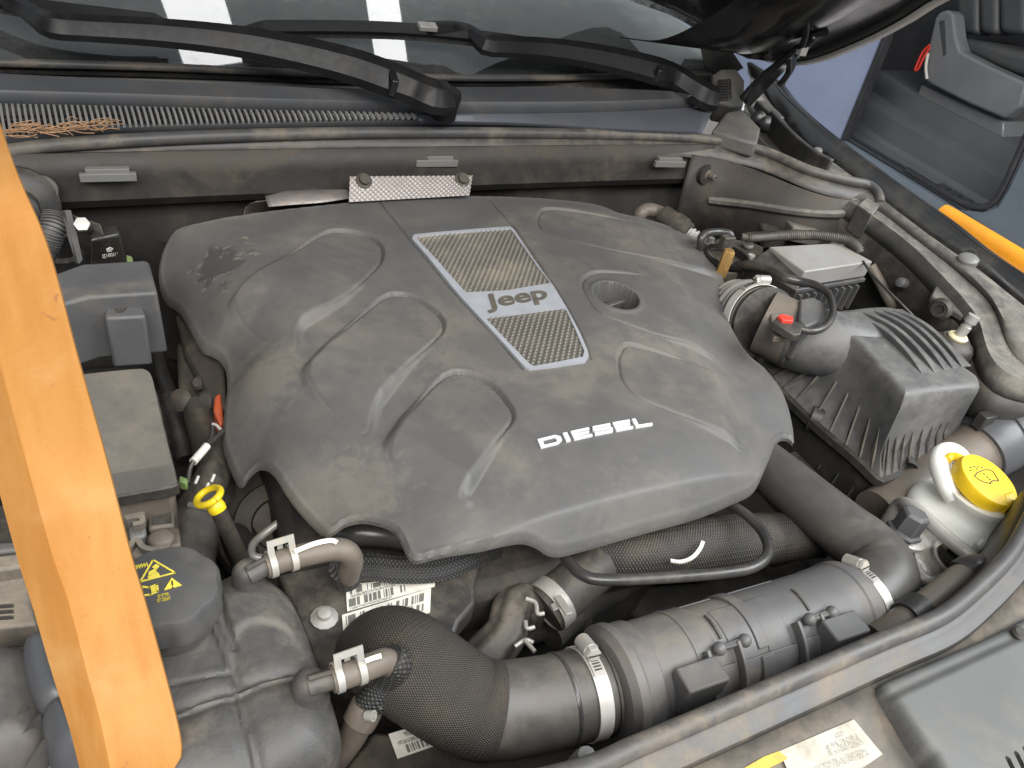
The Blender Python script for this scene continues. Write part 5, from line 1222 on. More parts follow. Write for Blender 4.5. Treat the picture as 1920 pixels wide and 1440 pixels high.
mb = MB(); q = sc(tq, .985, -.056); q2 = sc(tq, .98, -.20); mb.prism(q, q2); obj('box_base', mb, 'hose_brown', fb, bevel=.003)
# latches and connector shapes on the front of the base
for pts, z, dz, mat in (([(228,952),(270,944),(272,965),(230,972)], -.075, .02, 'tray_plastic'), ([(276,938),(326,934),(328,985),(278,992)], -.085, .05, 'hose_brown'), ([(240,985),(272,978),(275,1005),(243,1012)], -.085, .04, 'pale_plastic'), ([(280,1000),(335,985),(340,1022),(286,1030)], -.09, .05, 'hose_brown'), ([(236,1015),(280,1020),(300,1030),(250,1045)], -.095, .04, 'tray_plastic')):
    q = np.array(zr(pts, z)); mb = MB(); mb.prism(q, q-[0, 0, dz]); obj('latch', mb, mat, fb, bevel=.003)
q = np.array(zr([(284,955),(320,951),(322,980),(286,984)], -.0845)); mb = MB(); mb.prism(q+[0, 0, .0006], q-[0, 0, .02]); obj('socket', mb, 'ink', fb)
for a in ([(238,976),(262,972),(268,978),(266,984),(250,987)], [(240,1032),(256,1016),(270,1030),(290,1034),(320,1026)]):
    mb = MB(); mb.bar(cr(zr(a, -.074), 18), .005, .008, (0, 0, 1)); obj('latch_wire', mb, 'tray_plastic', fb, bevel=.001)
mb = MB(); mb.sphere(V(302,1012,-.085), .012, .012, .007); obj('latch_knob', mb, 'hose_brown', fb)

# relay cover (upper left)
rc = thing('relay_cover', 'angular grey plastic cover with a keyhole tab near the firewall', 'relay cover', V(220,600,-.15))
T_ = zr([(40,535),(101,513),(154,494),(270,487),(279,489),(295,548),(166,556),(112,571),(50,590)], .0)
T_ = np.array(T_); B_ = T_.copy(); B_[:, 2] -= .085; cB = B_.mean(0); B_[:, :2] = cB[:2]+(B_[:, :2]-cB[:2])*1.05
mb = MB(); mb.prism(T_, B_); obj('cover_shell', mb, 'grey_plastic', rc, bevel=.004, seg=3)
tb = np.array(zr([(196,568),(268,566),(276,590),(197,594)], -.010)); tb2 = tb+[0, -.004, -.075]
a = V(196,568,-.01); 
blkT = np.array([V(197,568,-.018), V(266,566,-.018), V(274,592,-.019), V(196,596,-.019)]); blkB = blkT.copy(); blkB[:, 2] = Z0-.085; blkB[2:, 1] -= .006
mb = MB(); mb.prism(blkT, blkB); obj('keyhole_tab', mb, 'grey_plastic', rc, bevel=.004, seg=3)
kh = np.array(zr([(213,574),(222,578),(230,575),(238,577),(230,585),(221,586)], -.018)); mb = MB(); mb.prism(kh+[0, 0, .0008], kh-[0, 0, .004]); obj('keyhole', mb, 'ink', rc)
sk = np.array([V(276,560,-.012), V(297,552,-.012), V(306,600,-.035), V(302,604,-.035), V(300,634,-.07), V(282,640,-.07)])
# sensor block with part number
sb = thing('boost_sensor', 'small black sensor block with white part number behind the relay cover', 'sensor', V(200,470,-.12))
q = np.array([V(170,446,.0), V(180,424,.0), V(220,417,.0), V(226,438,.0)]); fq = np.array([V(169,452,-.004), V(226,440,-.004), V(240,490,-.05), V(166,500,-.05)])
mb = MB(); mb.prism(np.array([V(172,425,.004), V(219,417,.004), fq[1], fq[0]]), np.array([V(172,425,.004)-[0, 0, .07], V(219,417,.004)-[0, 0, .07], fq[2]+(fq[2]-fq[1])*.5, fq[3]+(fq[3]-fq[0])*.5])); obj('sensor_body', mb, 'gloss_black', sb, bevel=.003)
def on_plane(px, py, a, b, c):
    n0 = np.cross(b-a, c-a); r = ray(px, py); return CAM+r*(((a-CAM)@n0)/(r@n0))
nf = nrm(np.cross(fq[1]-fq[0], fq[3]-fq[0])); nf = nf if nf @ (CAM-fq[0]) > 0 else -nf
v, f = text_mesh('05149041AB', .0); o0 = on_plane(190,481,fq[0],fq[1],fq[3]); g = affine(o0, on_plane(224,475,fq[0],fq[1],fq[3])-o0, on_plane(189,474,fq[0],fq[1],fq[3])-o0)
mb = MB(); flat_extrude(mb, v, f, lambda u, w: g(u, w)+nf*.003, .0005, nf); obj('part_number', mb, 'white_mark', sb)
pc = on_plane(203,464,fq[0],fq[1],fq[3]); mb = MB(); mb.lathe(pc+nf*.003, nf, [(.0045, 0), (.0045, .001), (.0015, .001)], 5); obj('maker_mark', mb, 'white_mark', sb)
mb = MB(); q = np.array([V(121,396,.03), V(134,394,.03), V(140,420,.01), V(156,488,-.03), V(148,496,-.03), V(128,430,.0)]); mb.prism(q, q+[-.004, .01, -.004]); obj('bracket_plate', mb, 'grey_plastic', sb, bevel=.001)
mb = MB(); mb.prism([V(134,402,.02), V(188,420,.008), V(194,438,.0), V(150,426,.0)], [V(134,402,.02)+[0, .01, -.01], V(188,420,.008)+[0, .01, -.01], V(194,438,.0)+[0, .004, -.01], V(150,426,.0)+[0, .004, -.01]]); obj('bracket_web', mb, 'dark_plastic', sb, bevel=.001)
mb = MB(); mb.lathe(V(154,422,.014), (0, -.6, .8), [(.009, 0), (.009, .004), (.006, .005)], 6); obj('bracket_nut', mb, 'steel', sb)
q = np.array(zr([(236,476),(248,480),(250,492),(238,494)], -.035)); mb = MB(); mb.prism(q, q-[0, 0, .03]); obj('green_plug', mb, 'green_plug', sb, bevel=.002)
vs = thing('brake_servo', 'dark brake servo canister with corrugated sleeve against the firewall', 'brake servo', V(70,420,-.1))
mb = MB(); mb.lathe(V(36,385,.0), (.1, -1, .3), [(.040, -.08), (.046, -.07), (.046, 0), (.036, .010), (.022, .012), (.020, .04), (.01, .042)], 40); obj('canister', mb, 'black_plastic', vs)
mb = MB(); mb.lathe(V(78,358,.01), (.1, -.8, .5), [(.02, -.05), (.022, .0), (.018, .012), (.008, .014)], 30); obj('canister_cap', mb, 'black_plastic', vs)
pts = cr([V(105,405,.01), V(98,430,.0), V(84,465,-.02), V(70,490,-.03)], 160); mb = MB(); mb.tube(pts, .014+.0016*np.sign(np.sin(np.arange(160)*2*np.pi/8)), 20); obj('corrugated_sleeve', mb, 'grey_plastic', vs)
mb = MB(); mb.lathe(V(118,470,-.06), (0, 0, 1), [(.024, -.03), (.024, -.005), (.020, 0), (.020, .03), (.015, .034), (.010, .034)], 30); obj('connector', mb, 'black_plastic', vs)

# dipstick with yellow ring
dp = thing('dipstick', 'yellow oil dipstick ring on its dusty guide tube', 'dipstick', V(465,1060,-.25))
rc_ = V(391,931,-.055); n_ = nrm(np.array([-.45, .35, .75])); a_ = nrm(V(412,950,-.055)-V(370,915,-.055)); a_ = nrm(a_-n_*(a_@n_)); b_ = np.cross(n_, a_)
A = np.linspace(0, 2*np.pi, 49); pts = np.array([rc_+a_*math.cos(t)*.0175+b_*math.sin(t)*.0115 for t in A])
mb = MB(); mb.tube(pts, .0034, 12, caps=False); obj('ring', mb, 'dipstick_yellow', dp)
tubes('handle_stem', [(398,940,-.058,.0075),(405,950,-.062,.0085),(410,958,-.066,.008)], 'dipstick_yellow', dp, n=16)
tubes('guide_tube', [(408,955,-.066,.0078),(430,1000,-.10,.0078),(452,1045,-.14,.0078),(480,1100,-.2,.0078)], 'engine_metal', dp, n=18)
tag(tubes('thin_metal_line', [(560,955,-.13,.0042),(520,982,-.135,.0042),(490,1005,-.14,.0042),(475,1020,-.14,.0042),(472,1036,-.14,.0042),(482,1045,-.14,.0042),(520,1046,-.145,.0042),(560,1040,-.16,.0042)], 'dull_steel', None, n=12, m=70), 'thin bare metal line bending beside the dipstick tube', 'pipe')
wl = thing('cable_tail', 'short black wire pair with white sleeve tag near dipstick ring', 'wire', V(380,850,-.1))
tubes('white_sleeve', [(388,836,-.07,.0042),(376,850,-.07,.0042),(362,866,-.07,.0042)], 'white_mark', wl, n=12)
tubes('wire', [(418,808,-.08,.0025),(400,825,-.075,.0025),(388,836,-.07,.0028)], 'rubber', wl, n=8)
tubes('wire', [(398,800,-.08,.0025),(396,820,-.075,.0025),(388,836,-.07,.0028)], 'rubber', wl, n=8)
tubes('wire', [(363,864,-.07,.0026),(356,880,-.075,.0024),(352,905,-.085,.0022)], 'rubber', wl, n=8)
tubes('bare_end', [(398,795,-.078,.0018),(405,797,-.078,.0018),(414,806,-.08,.0018)], 'dull_steel', wl, n=8)
q = np.array(zr([(336,890),(352,896),(350,906),(334,902)], -.075)); mb = MB(); mb.prism(q, q-[0, 0, .012]); tag(obj('green_connector', mb, 'green_plug', None, bevel=.002), 'small dull green connector at the corner of fuse box', 'connector')
q = np.array(zr([(402,742),(414,734),(420,790),(412,796),(400,768)], -.10)); mb = MB(); mb.prism(q, q-[0, 0, .03]); tag(obj('orange_connector', mb, 'orange_plug', None, bevel=.003), 'orange-red plug peeping out under the engine cover near fuse box', 'connector')
lm = thing('wiring_loom', 'thick taped black wiring loom with grey cable tie below the fuse box', 'wiring loom', V(370,980,-.2))
tubes('loom', [(420,830,-.12,.016),(405,880,-.12,.018),(385,930,-.12,.02),(365,985,-.13,.026),(352,1050,-.15,.028),(350,1120,-.18,.028)], 'dark_loom', lm, n=24, prof=lambda th: 1+.05*np.cos(5*th))
tubes('cable_tie', [(355,946,-.085,.003),(372,951,-.083,.003),(392,955,-.085,.003),(402,966,-.095,.003)], 'pale_plastic', lm, n=8)
for (x, y) in ((372,893),(402,890),(391,906)):
    mb = MB(); mb.tube([V(x, y, -.085), V(x-6, y+14, -.087)], .0016, 8); obj('solder_tip', mb, 'steel', lm)

# moulded parts under the prop at the lower left corner
lb = thing('power_steering_tank', 'grey moulded reservoir shapes behind the foot of orange bar', 'reservoir', V(60,1330,-.15))
def lump(name, pts, z, drop, R, mat, parent, sk=.06):
    P = cr(np.array([V(x, y, z) for x, y in pts]), 70, True); return patch(name, P, rounded(P, z, drop, R), .0025, mat, parent, skirt=sk, angle=60)
lump('reservoir_body', [(-60,1190),(20,1186),(60,1200),(75,1290),(80,1350),(40,1390),(-60,1400)], -.05, .03, .03, 'grey_plastic', lb)
lump('reservoir_neck', [(35,1190),(60,1168),(110,1165),(140,1230),(130,1300),(70,1310),(40,1250)], -.035, .02, .018, 'snorkel_blue', lb)
lump('reservoir_dome', [(60,1310),(90,1275),(130,1270),(180,1310),(190,1380),(140,1410),(80,1395)], -.025, .04, .03, 'snorkel_blue', lb)
for (p0, p1) in (((0,1430),(66,1345)), ((48,1440),(78,1390)), ((90,1440),(120,1395)), ((-20,1410),(40,1330))):
    a, b = V(*p0, -.07), V(*p1, -.05); mb = MB(); mb.prism([a, b, b-[0, 0, .04], a-[0, 0, .04]], [x+np.array([.003, .002, 0]) for x in (a, b, b-[0, 0, .04], a-[0, 0, .04])]); obj('reservoir_rib', mb, 'grey_plastic', lb)
ls = thing('headlamp_support', 'dusty grey support panel with slots half hidden by the orange bar', 'support panel', V(20,1120,-.15))
for pts, z, mat, dz in (([(-80,1050),(40,1035),(45,1062),(-80,1080)], -.06, 'tray_plastic', .02), ([(-80,1090),(52,1062),(60,1140),(70,1170),(-80,1185)], -.075, 'tray_plastic', .03), ([(-80,960),(30,940),(36,1030),(-80,1045)], -.10, 'black_plastic', .05), ([(-60,1020),(45,1012),(46,1030),(-60,1042)], -.065, 'grey_plastic', .03)):
    q = np.array(zr(pts, z)); mb = MB(); mb.prism(q, q-[0, 0, dz]); obj('support_plate', mb, mat, ls, bevel=.003)
for k in range(3):
    q = np.array(zr([(-30,1136+k*11),(24,1132+k*11),(25,1137+k*11),(-30,1141+k*11)], -.0735)); mb = MB(); mb.prism(q, q-[0, 0, .004]); obj('slot', mb, 'ink', ls)

# ------------------------------------------------------------------ heat shields behind the cover
hs = thing('heat_shield', 'bright dimpled aluminium heat shield plate with two bolts behind the cover', 'heat shield', V(770,360,-.05))
a0, a1, a2, a3 = VY(656,331,1.052), VY(886,329,1.052), VY(880,366,1.022), VY(654,379,1.022)
nu, nv = 190, 34; rows = []; nsh = nrm(np.cross(a1-a0, a3-a0)); nsh = nsh if nsh[1] < 0 else -nsh
for j in range(nv):
    v = j/(nv-1); r = []
    for i in range(nu):
        u = i/(nu-1); p = (a0*(1-u)+a1*u)*(1-v)+(a3*(1-u)+a2*u)*v
        h_ = max(0, math.cos(u*24*2*math.pi)*math.cos(v*5*2*math.pi)); r.append(p+nsh*.0016*h_)
    rows.append(r)
mb = MB(); mb.grid(rows); obj('shield_sheet', mb, 'foil', hs, solid=.0012, angle=60)
for (x, y) in ((682,340), (866,338)):
    p = VY(x, y, 1.046); mb = MB(); mb.lathe(p+nsh*.002, nsh, [(.012, -.004), (.012, .001), (.008, .002), (.008, .008), (.004, .008)], 18); obj('shield_bolt', mb, 'engine_metal', hs)
hs2 = thing('exhaust_shield', 'dark embossed exhaust heat shield next to the bright dimpled plate', 'heat shield', V(560,390,-.12))
rows = []; cu = [cr([V(458,408,-.06), V(462,388,-.045), V(480,379,-.03), V(540,374,-.02), V(650,364,-.015)], 90), cr([V(452,440,-.09), V(470,412,-.075), V(500,398,-.06), V(560,386,-.05), V(660,380,-.04)], 90), cr([V(452,470,-.14), V(480,440,-.13), V(520,430,-.12), V(580,420,-.11), V(670,410,-.1)], 90)]
for t in np.linspace(0, 1, 26):
    q = cu[0]*(1-t)+cu[1]*t if t < .999 else cu[1]; h_ = np.maximum(0, np.cos(np.arange(90)*2*np.pi/7)*math.cos(t*8*2*math.pi)); rows.append(q+np.outer(h_, [0, -.0012, .0012]))
rows.append(cu[2]); mb = MB(); mb.grid(rows); obj('shield_sheet', mb, 'dark_foil', hs2, solid=.0012, angle=60)
edge = cr([V(500,378,-.02), V(545,374,-.012), V(600,370,-.012), V(655,362,-.012)], 20); rows = [edge+[0, .02, .004], edge, edge+[0, -.012, -.002]]; mb = MB(); mb.grid(rows); obj('shield_lip', mb, 'foil', hs2, solid=.001)

# ------------------------------------------------------------------ wipers
def wiper(name, label, armpts, wid, hgt, pivot, bladepts, bw, link=None, tip=None):
    w = thing(name, label, 'wiper', pivot, 'windshield wipers')
    q = cr(np.array([np.r_[V(a, b, c), d, e] for (a, b, c), d, e in zip(armpts, wid, hgt)]), 60)
    mb = MB()
    P = q[:, :3]; T = np.gradient(P, axis=0); T /= np.linalg.norm(T, axis=1)[:, None]; rows = []
    for i in range(60):
        N = nrm(np.array([0, -.35, 1.])-T[i]*(np.array([0, -.35, 1.])@T[i])); B = np.cross(T[i], N)
        if B[1] > 0: B = -B
        wd, ht = q[i, 3]*1.15, q[i, 4]*1.5
        rows.append([P[i]-B*wd*.5-N*ht*.5, P[i]-B*wd*.5+N*ht*.35, P[i]-B*wd*.38+N*ht*.5, P[i]+B*wd*.05+N*ht*.42, P[i]+B*wd*.22+N*ht*.2, P[i]+B*wd*.5-N*ht*.1, P[i]+B*wd*.5-N*ht*.5])
    mb.grid(rows, True, True); obj('arm', mb, 'wiper_black', w, angle=30)
    if bladepts:
        b = cr([V(*p) for p in bladepts], 50); mb = MB(); rows = []
        for i, p in enumerate(b):
            k = min(1, i/4+.3, (49-i)/4+.3)
            rows.append([p+[0, .004, -.010], p+[0, -.004, -.010], p+np.array([0, -bw*.5, -.002])*k, p+np.array([0, bw*.1, .009])*k, p+np.array([0, bw*.4, .003])*k])
        mb.grid(rows, True, True); bl = obj('blade', mb, 'wiper_black', w, angle=30)
        mb = MB(); mb.bar(b+[0, .002, -.012], .004, .012, (0, 0, 1)); obj('blade_rubber', mb, 'rubber', bl)
    return w
w1 = wiper('wiper', 'long black wiper whose arm ends in round pivot cap at mid cowl', [(842,182,.125),(815,180,.13),(775,163,.135),(735,148,.142),(660,122,.15),(560,97,.157),(440,75,.162),(300,60,.166),(170,52,.168),(98,46,.17),(70,32,.172),(40,12,.175),(10,4,.176)],
  [.034,.036,.034,.036,.036,.034,.030,.026,.024,.024,.02,.018,.018], [.022,.024,.022,.024,.024,.022,.02,.018,.016,.016,.012,.010,.010], V(830,195,.1), [(-60,-12,.17),(60,10,.168),(190,26,.165),(312,40,.16)], .03)
mb = MB(); mb.lathe(V(836,186,.112), (0, -.1, 1), [(.020, -.03), (.022, -.006), (.024, .004), (.022, .014), (.010, .018)], 30); obj('pivot_cap', mb, 'wiper_black', w1)
mb = MB(); a = V(728,150,.142); d_ = nrm(V(742,152,.141)-a); mb.bar([a-d_*.001, a+d_*.010], .040, .028, (0, -.35, 1)); obj('arm_hinge', mb, 'gloss_black', w1, bevel=.002)
w2 = wiper('wiper', 'black wiper whose arm reaches the cowl corner by the hood hinge', [(1342,184,.105),(1322,178,.11),(1290,158,.12),(1262,141,.13),(1232,132,.14),(1170,116,.15),(1090,100,.158),(1010,90,.163),(935,86,.166),(912,84,.167),(895,70,.17),(878,58,.173),(850,54,.174),(800,52,.174)],
  [.034,.036,.034,.034,.036,.034,.030,.026,.024,.024,.02,.02,.024,.02], [.022,.024,.022,.022,.024,.022,.02,.018,.016,.016,.012,.010,.010,.008], V(1340,195,.08), [(458,53,.155),(500,50,.16),(650,50,.165),(760,54,.168),(850,62,.168),(960,76,.166),(1050,90,.162)], .034)
mb = MB(); a = V(1234,133,.14); d_ = nrm(V(1222,130,.141)-a); mb.bar([a-d_*.002, a+d_*.007], .040, .028, (0, -.35, 1)); obj('arm_hinge', mb, 'gloss_black', w2, bevel=.002)
mb = MB(); mb.bar(zr([(785,49),(818,51)], .180), .016, .008, (0, -.3, 1)); obj('blade_clip', mb, 'dull_steel', w2, bevel=.001)

# ------------------------------------------------------------------ raised hood (underside seen from the front)
hd = thing('hood', 'raised black hood whose shiny underside edge hangs over the right fender', 'hood', (1.2, 1.3, Z0+.15))
ed = [VX(1440,112,1.235), VX(1475,117,1.26), VX(1512,118,1.275), VX(1565,105,1.275), VX(1650,70,1.27), VX(1720,33,1.265), VX(1790,-8,1.26)]
fwd = nrm(ed[-1]-ed[2]); ed += [ed[-1]+fwd*.25, ed[-1]+fwd*.75]
re_ = [VY(1440,112,1.23), VY(1390,104,1.27), VY(1330,68,1.33), VY(1262,28,1.38), VY(1180,-2,1.42), VY(1050,-40,1.46)]
re_ = re_[:5]+[VY(1050,-60,1.34), VY(900,-70,1.27)]
re_ += [re_[-1]+np.array([-.35, .0, .03]), re_[-1]+np.array([-.75, .0, .03]), re_[-1]+np.array([-1.1, -.08, .0])]
ed = cr(ed, 60); re_ = cr(re_, 50)
R = []
fl_ = nrm(fwd); N1 = nrm(np.cross(fl_, [1, 0, 0])); N1 = N1 if N1[2] > 0 else -N1
# rim band along the side edge: outer return, bright lip, inner channel
side = [ed+N1*.012+[.012, 0, 0], ed, ed+[-.006, 0, 0]-N1*.002, ed+[-.030, .0, 0]+N1*.004, ed+[-.04, 0, 0]+N1*.016, ed+[-.11, 0, 0]+N1*.020, ed+[-.14, 0, 0]+N1*.012, ed+[-.36, 0, 0]+N1*.024]
obj('hood_rim', MB().grid(side), 'gloss_black', hd, solid=.002)
obj('rim_lip', MB().grid([ed+[-.004, 0, 0]-N1*.0045, ed+[-.026, 0, 0]-N1*.0005]), 'pale_body', hd, solid=.001)
# main inner panel: bilinear sheet from the rear edge forward along the hood slope
lv = [0, .03, .06, .12, .3, .6, .95]; rows = []
for s in lv: rows.append(re_+fwd*s*1.0+N1*(.0 if s == 0 else (.004 if s < .05 else .018)))
obj('inner_panel', MB().grid(rows), 'gloss_black', hd, solid=.003)
outer = [re_+N1*.03+[0, .0, 0], re_+fwd*.95+N1*.035]; obj('outer_skin', MB().grid([re_+N1*.004, outer[0], outer[1]]), 'gloss_black', hd, solid=.002)
tubes_p = cr([VY(1500,-20,1.0), VY(1513,30,1.05), VY(1508,75,1.08), VY(1488,105,1.11), VY(1450,128,1.14), VY(1415,160,1.16), VY(1400,195,1.16)], 60)
mb = MB(); mb.tube(tubes_p, .006, 12); obj('hood_cable', mb, 'wiper_black', hd)
hg = cr([VY(1395,192,1.17), VY(1420,165,1.165), VY(1450,135,1.15), VY(1490,100,1.12), VY(1540,62,1.08)], 24)
mb = MB(); mb.bar(hg, np.interp(np.arange(24), [0, 8, 16, 23], [.035, .05, .055, .05]), .014, (.3, -1, .2)); obj('hinge_arm', mb, 'gloss_black', hd, bevel=.004)
mb = MB(); mb.bar(cr([VY(1486,98,1.10), VY(1482,130,1.12), VY(1466,155,1.14), VY(1462,162,1.14)], 12), np.linspace(.03, .016, 12), .01, (.3, -1, .2)); obj('hinge_hook', mb, 'gloss_black', hd, bevel=.003)
mb = MB(); mb.box(VY(1504,95,1.09), (.008, 0, 0), (0, .006, 0), (0, 0, .008)); obj('cable_clip', mb, 'dull_steel', hd, bevel=.001)
# ------------------------------------------------------------------ engine under the cover and the depths of the bay
eg = thing('engine', 'dark dirty engine block under the big plastic cover', 'engine', (.36, .65, Z0-.62))
E0 = np.array([(.10, .46), (.17, .40), (.50, .40), (.575, .45), (.60, .62), (.58, .82), (.50, .92), (.14, .92), (.09, .80), (.11, .62)])
mb = MB(); mb.prism([(x, y, Z0-.115) for x, y in E0], [(x, y, Z0-.62) for x, y in E0]); obj('engine_block', mb, 'dark_engine', eg, bevel=.015, seg=3)
# head cover edge and brackets that show left of the cover
q = np.array([V(322,560,-.10), V(372,600,-.10), V(420,665,-.10), V(425,770,-.10), V(400,760,-.11), V(345,660,-.11)]); mb = MB(); mb.prism(q, q-[0, 0, .05]); obj('rocker_cover', mb, 'engine_metal', eg, bevel=.004)
q = np.array([V(330,640,-.12), V(360,640,-.12), V(385,700,-.125), V(380,770,-.13), V(335,740,-.13)]); mb = MB(); mb.prism(q, q-[0, 0, .06]); obj('side_bracket', mb, 'engine_metal', eg, bevel=.005)
for (x, y, z, r) in ((344,752,-.125,.014), (392,752,-.12,.012), (378,720,-.12,.009)):
    mb = MB(); mb.lathe(V(x, y, z), (-.5, -.5, .7), [(r*1.2, -.03), (r, -.01), (r, .008), (r*.6, .012)], 18); obj('bolt_boss', mb, 'engine_metal', eg)
for path, mat, r in (([(370,760,-.13),(385,820,-.14),(400,880,-.15),(420,940,-.18)], 'engine_metal', .018), ([(320,740,-.18),(335,800,-.2),(350,860,-.22)], 'rubber', .012), ([(430,960,-.2),(450,1010,-.2),(470,1060,-.22)], 'dark_engine', .02), ([(290,600,-.16),(300,680,-.18),(330,760,-.2)], 'rubber', .010)):
    tubes('engine_pipe', [(*p, r) for p in path], mat, eg, n=18)
al = thing('alternator', 'brown dusty round alternator casing showing under the notch of the cover', 'alternator', V(520,960,-.25))
mb = MB(); mb.lathe(V(522,985,-.20), (-.1, -.6, .8), [(.070, -.08), (.074, -.07), (.074, .0), (.068, .010), (.050, .016), (.048, .022), (.030, .024), (.028, .016), (.01, .016)], 44); obj('casing', mb, 'engine_metal', al)
mb = MB(); mb.lathe(V(470,985,-.22), (-.5, -.4, .6), [(.045, -.05), (.047, 0), (.035, .01), (.02, .012)], 36); obj('pulley', mb, 'dark_engine', al)
q = np.array(zr([(540,1010),(600,985),(660,1000),(640,1040),(560,1060)], -.16)); mb = MB(); mb.prism(q, q-[0, 0, .06]); obj('mount', mb, 'engine_metal', al, bevel=.006)
tag(tubes('black_coolant_hose', [(620,1000,-.10,.012),(670,1000,-.09,.013),(720,1002,-.09,.013),(780,1015,-.10,.012)], 'rubber', None, n=20), 'glossy black hose under the cover notch beside coolant tank', 'hose')
fn_ = thing('radiator_fan', 'dark dusty fan shroud parts between engine and radiator', 'fan', (.33, .36, Z0-.45))
for pts, z, dz, mat in (([(880,1060),(960,1040),(1010,1050),(960,1110),(900,1120)], -.19, .08, 'dark_engine'), ([(900,1100),(950,1085),(960,1150),(905,1170)], -.20, .06, 'engine_metal'), ([(1140,1100),(1300,1090),(1500,1040),(1540,1080),(1200,1160)], -.24, .1, 'dark_engine')):
    q = np.array(zr(pts, z)); mb = MB(); mb.prism(q, q-[0, 0, dz]); obj('fan_bracket', mb, mat, fn_, bevel=.008)
for path, mat, r in (([(860,1230,-.2),(930,1190,-.2),(1010,1170,-.21),(1090,1150,-.22)], 'dark_engine', .02), ([(1030,1190,-.2),(1100,1130,-.2),(1180,1090,-.2)], 'dark_engine', .018), ([(1440,1030,-.17),(1530,1000,-.16),(1640,1010,-.16)], 'hose_rubber', .024), ([(1480,860,-.18),(1560,940,-.18),(1640,1000,-.18)], 'dark_engine', .014)):
    tubes('fan_hose', [(*p, r) for p in path], mat, fn_, n=18)
mb = MB(); mb.add([(-.6, .1, Z0-.50), (1.4, .1, Z0-.50), (1.4, 1.2, Z0-.50), (-.6, 1.2, Z0-.50)], [(0, 1, 2, 3)]); obj('light_block_tray', mb, 'dark_engine', body, solid=.01)  # unseen dark floor added to block world light from below
lw = np.array([(-.22, .05+.11*i, Z0-.06+.004*i) for i in range(11)])
obj('inner_fender', MB().grid([lw+[-.2, 0, .02], lw+[-.04, 0, .03], lw, lw+[.02, 0, -.1], lw+[.0, 0, -.5]]), 'black_plastic', body, solid=.003)
# dark fill of the bay right of the engine (wheel-arch liner and frame rail)
q = np.array([(.70, .30), (.98, .30), (1.12, .50), (1.12, .98), (.74, 1.0)]); mb = MB(); mb.prism([(x, y, Z0-.30) for x, y in q], [(x, y, Z0-.5) for x, y in q]); obj('wheel_arch', mb, 'dark_engine', body, bevel=.02)
q = np.array([(-.22, .45), (.06, .45), (.06, 1.02), (-.22, 1.02)]); mb = MB(); mb.prism([(x, y, Z0-.24) for x, y in q], [(x, y, Z0-.5) for x, y in q]); obj('wheel_arch', mb, 'dark_engine', body, bevel=.02)

# ------------------------------------------------------------------ front trim: cover plate and stickers
fp = thing('radiator_cover_plate', 'dusty grey plastic plate with vent slots lying on the front tray', 'cover plate', V(1850,1330,-.02))
PO = [(1652,1280),(1662,1272),(1760,1230),(1860,1186),(1960,1140),(2080,1120),(2080,1560),(1800,1520),(1762,1450),(1742,1412),(1728,1400),(1700,1360),(1672,1318),(1656,1296)]
PP = cr(np.array([V(x, y, -.004) for x, y in PO]), 120, True)
ridge = np.array(zr([(1672,1310),(1760,1268),(1860,1222),(1960,1180)], -.004))
def plate_b(X, Y, z, d):
    q = polyd(X, Y, ridge); s = (Y-np.interp(X, ridge[:, 0], ridge[:, 1])); return z+.004*sst(-s, -.004, .004)+.001*np.sin(X*35)*np.sin(Y*41)
slots = []
for k in range(6):
    x = 1878+k*16; y = 1424-k*9
    slots.append(np.vstack([np.linspace(a, b, 6, endpoint=False) for a, b in zip(*(lambda s: (s, np.roll(s, -1, 0)))(np.array(zr([(x, y), (x+7, y-4), (x+30, y+44), (x+23, y+48)], -.004))))]))
pl_ = patch('plate', PP, rounded(PP, -.004, .010, .008, plate_b), .0014, 'plate_grey', fp, holes=slots, skirt=.012, angle=40)
mb = MB(); mb.lathe(V(1918,1186,.002), (0, 0, 1), [(.001, .0), (.006, .0), (.0085, -.002), (.0085, -.004)], 18); obj('clip_hole', mb, 'ink', fp)
label_mat('tray_sticker', [(.78, .90, .70, .82, 'txt'), (.52, .74, .55, .92, 'txt'), (.30, .46, .35, .90, 'txt'), (.06, .14, .72, .95, 'txt')], ncol=60, ink=.5, dirt=.75, paper=(.46, .44, .37))
def tray_pt(x, y): 
    p = V(x, y, -.02); return p
# stickers follow the tray: find the tray height under each corner
TR_ = [t0, (t0+t1)/2+[0, 0, -.001], t1, t1*.5+t2*.5, t2, t3]
trv = np.vstack(TR_)
def on_tray(x, y, dz=.0):
    z = -.02
    for i in range(12):
        p = V(x, y, z); d = np.hypot(trv[:, 0]-p[0], trv[:, 1]-p[1]); k = np.argsort(d)[:4]; w = 1/(d[k]+1e-4)**2; z = float((trv[k, 2]*w).sum()/w.sum()-Z0)+dz
    return V(x, y, z)
def sticker(name, pts, mat, parent, lift=.0022, uv=None):
    p = np.array([on_tray(x, y, lift) for x, y in pts]); n = len(p); mb = MB()
    mb.add(np.vstack([p, p-[0, 0, .001]]), [tuple(range(n))]+[(i, n+i, n+(i+1) % n, (i+1) % n) for i in range(n)], (uv or [(0, 0)]*n)*2)
    return obj(name, mb, mat, parent)
sp_ = tag(sticker('tray_sticker', [(1462,1408),(1601,1349),(1655,1414),(1600,1452),(1500,1500)], 'tray_sticker', None, uv=[(0, 1), (1, 1), (1, .25), (.75, 0), (.1, 0)]), 'worn cream information sticker with faded print on front tray', 'sticker')
tag(sticker('yellow_sticker', [(1392,1442),(1432,1419),(1461,1408),(1478,1422),(1440,1441),(1400,1452)], 'sticker_yellow', None), 'torn yellow warning sticker strip beside the cream sticker', 'sticker')

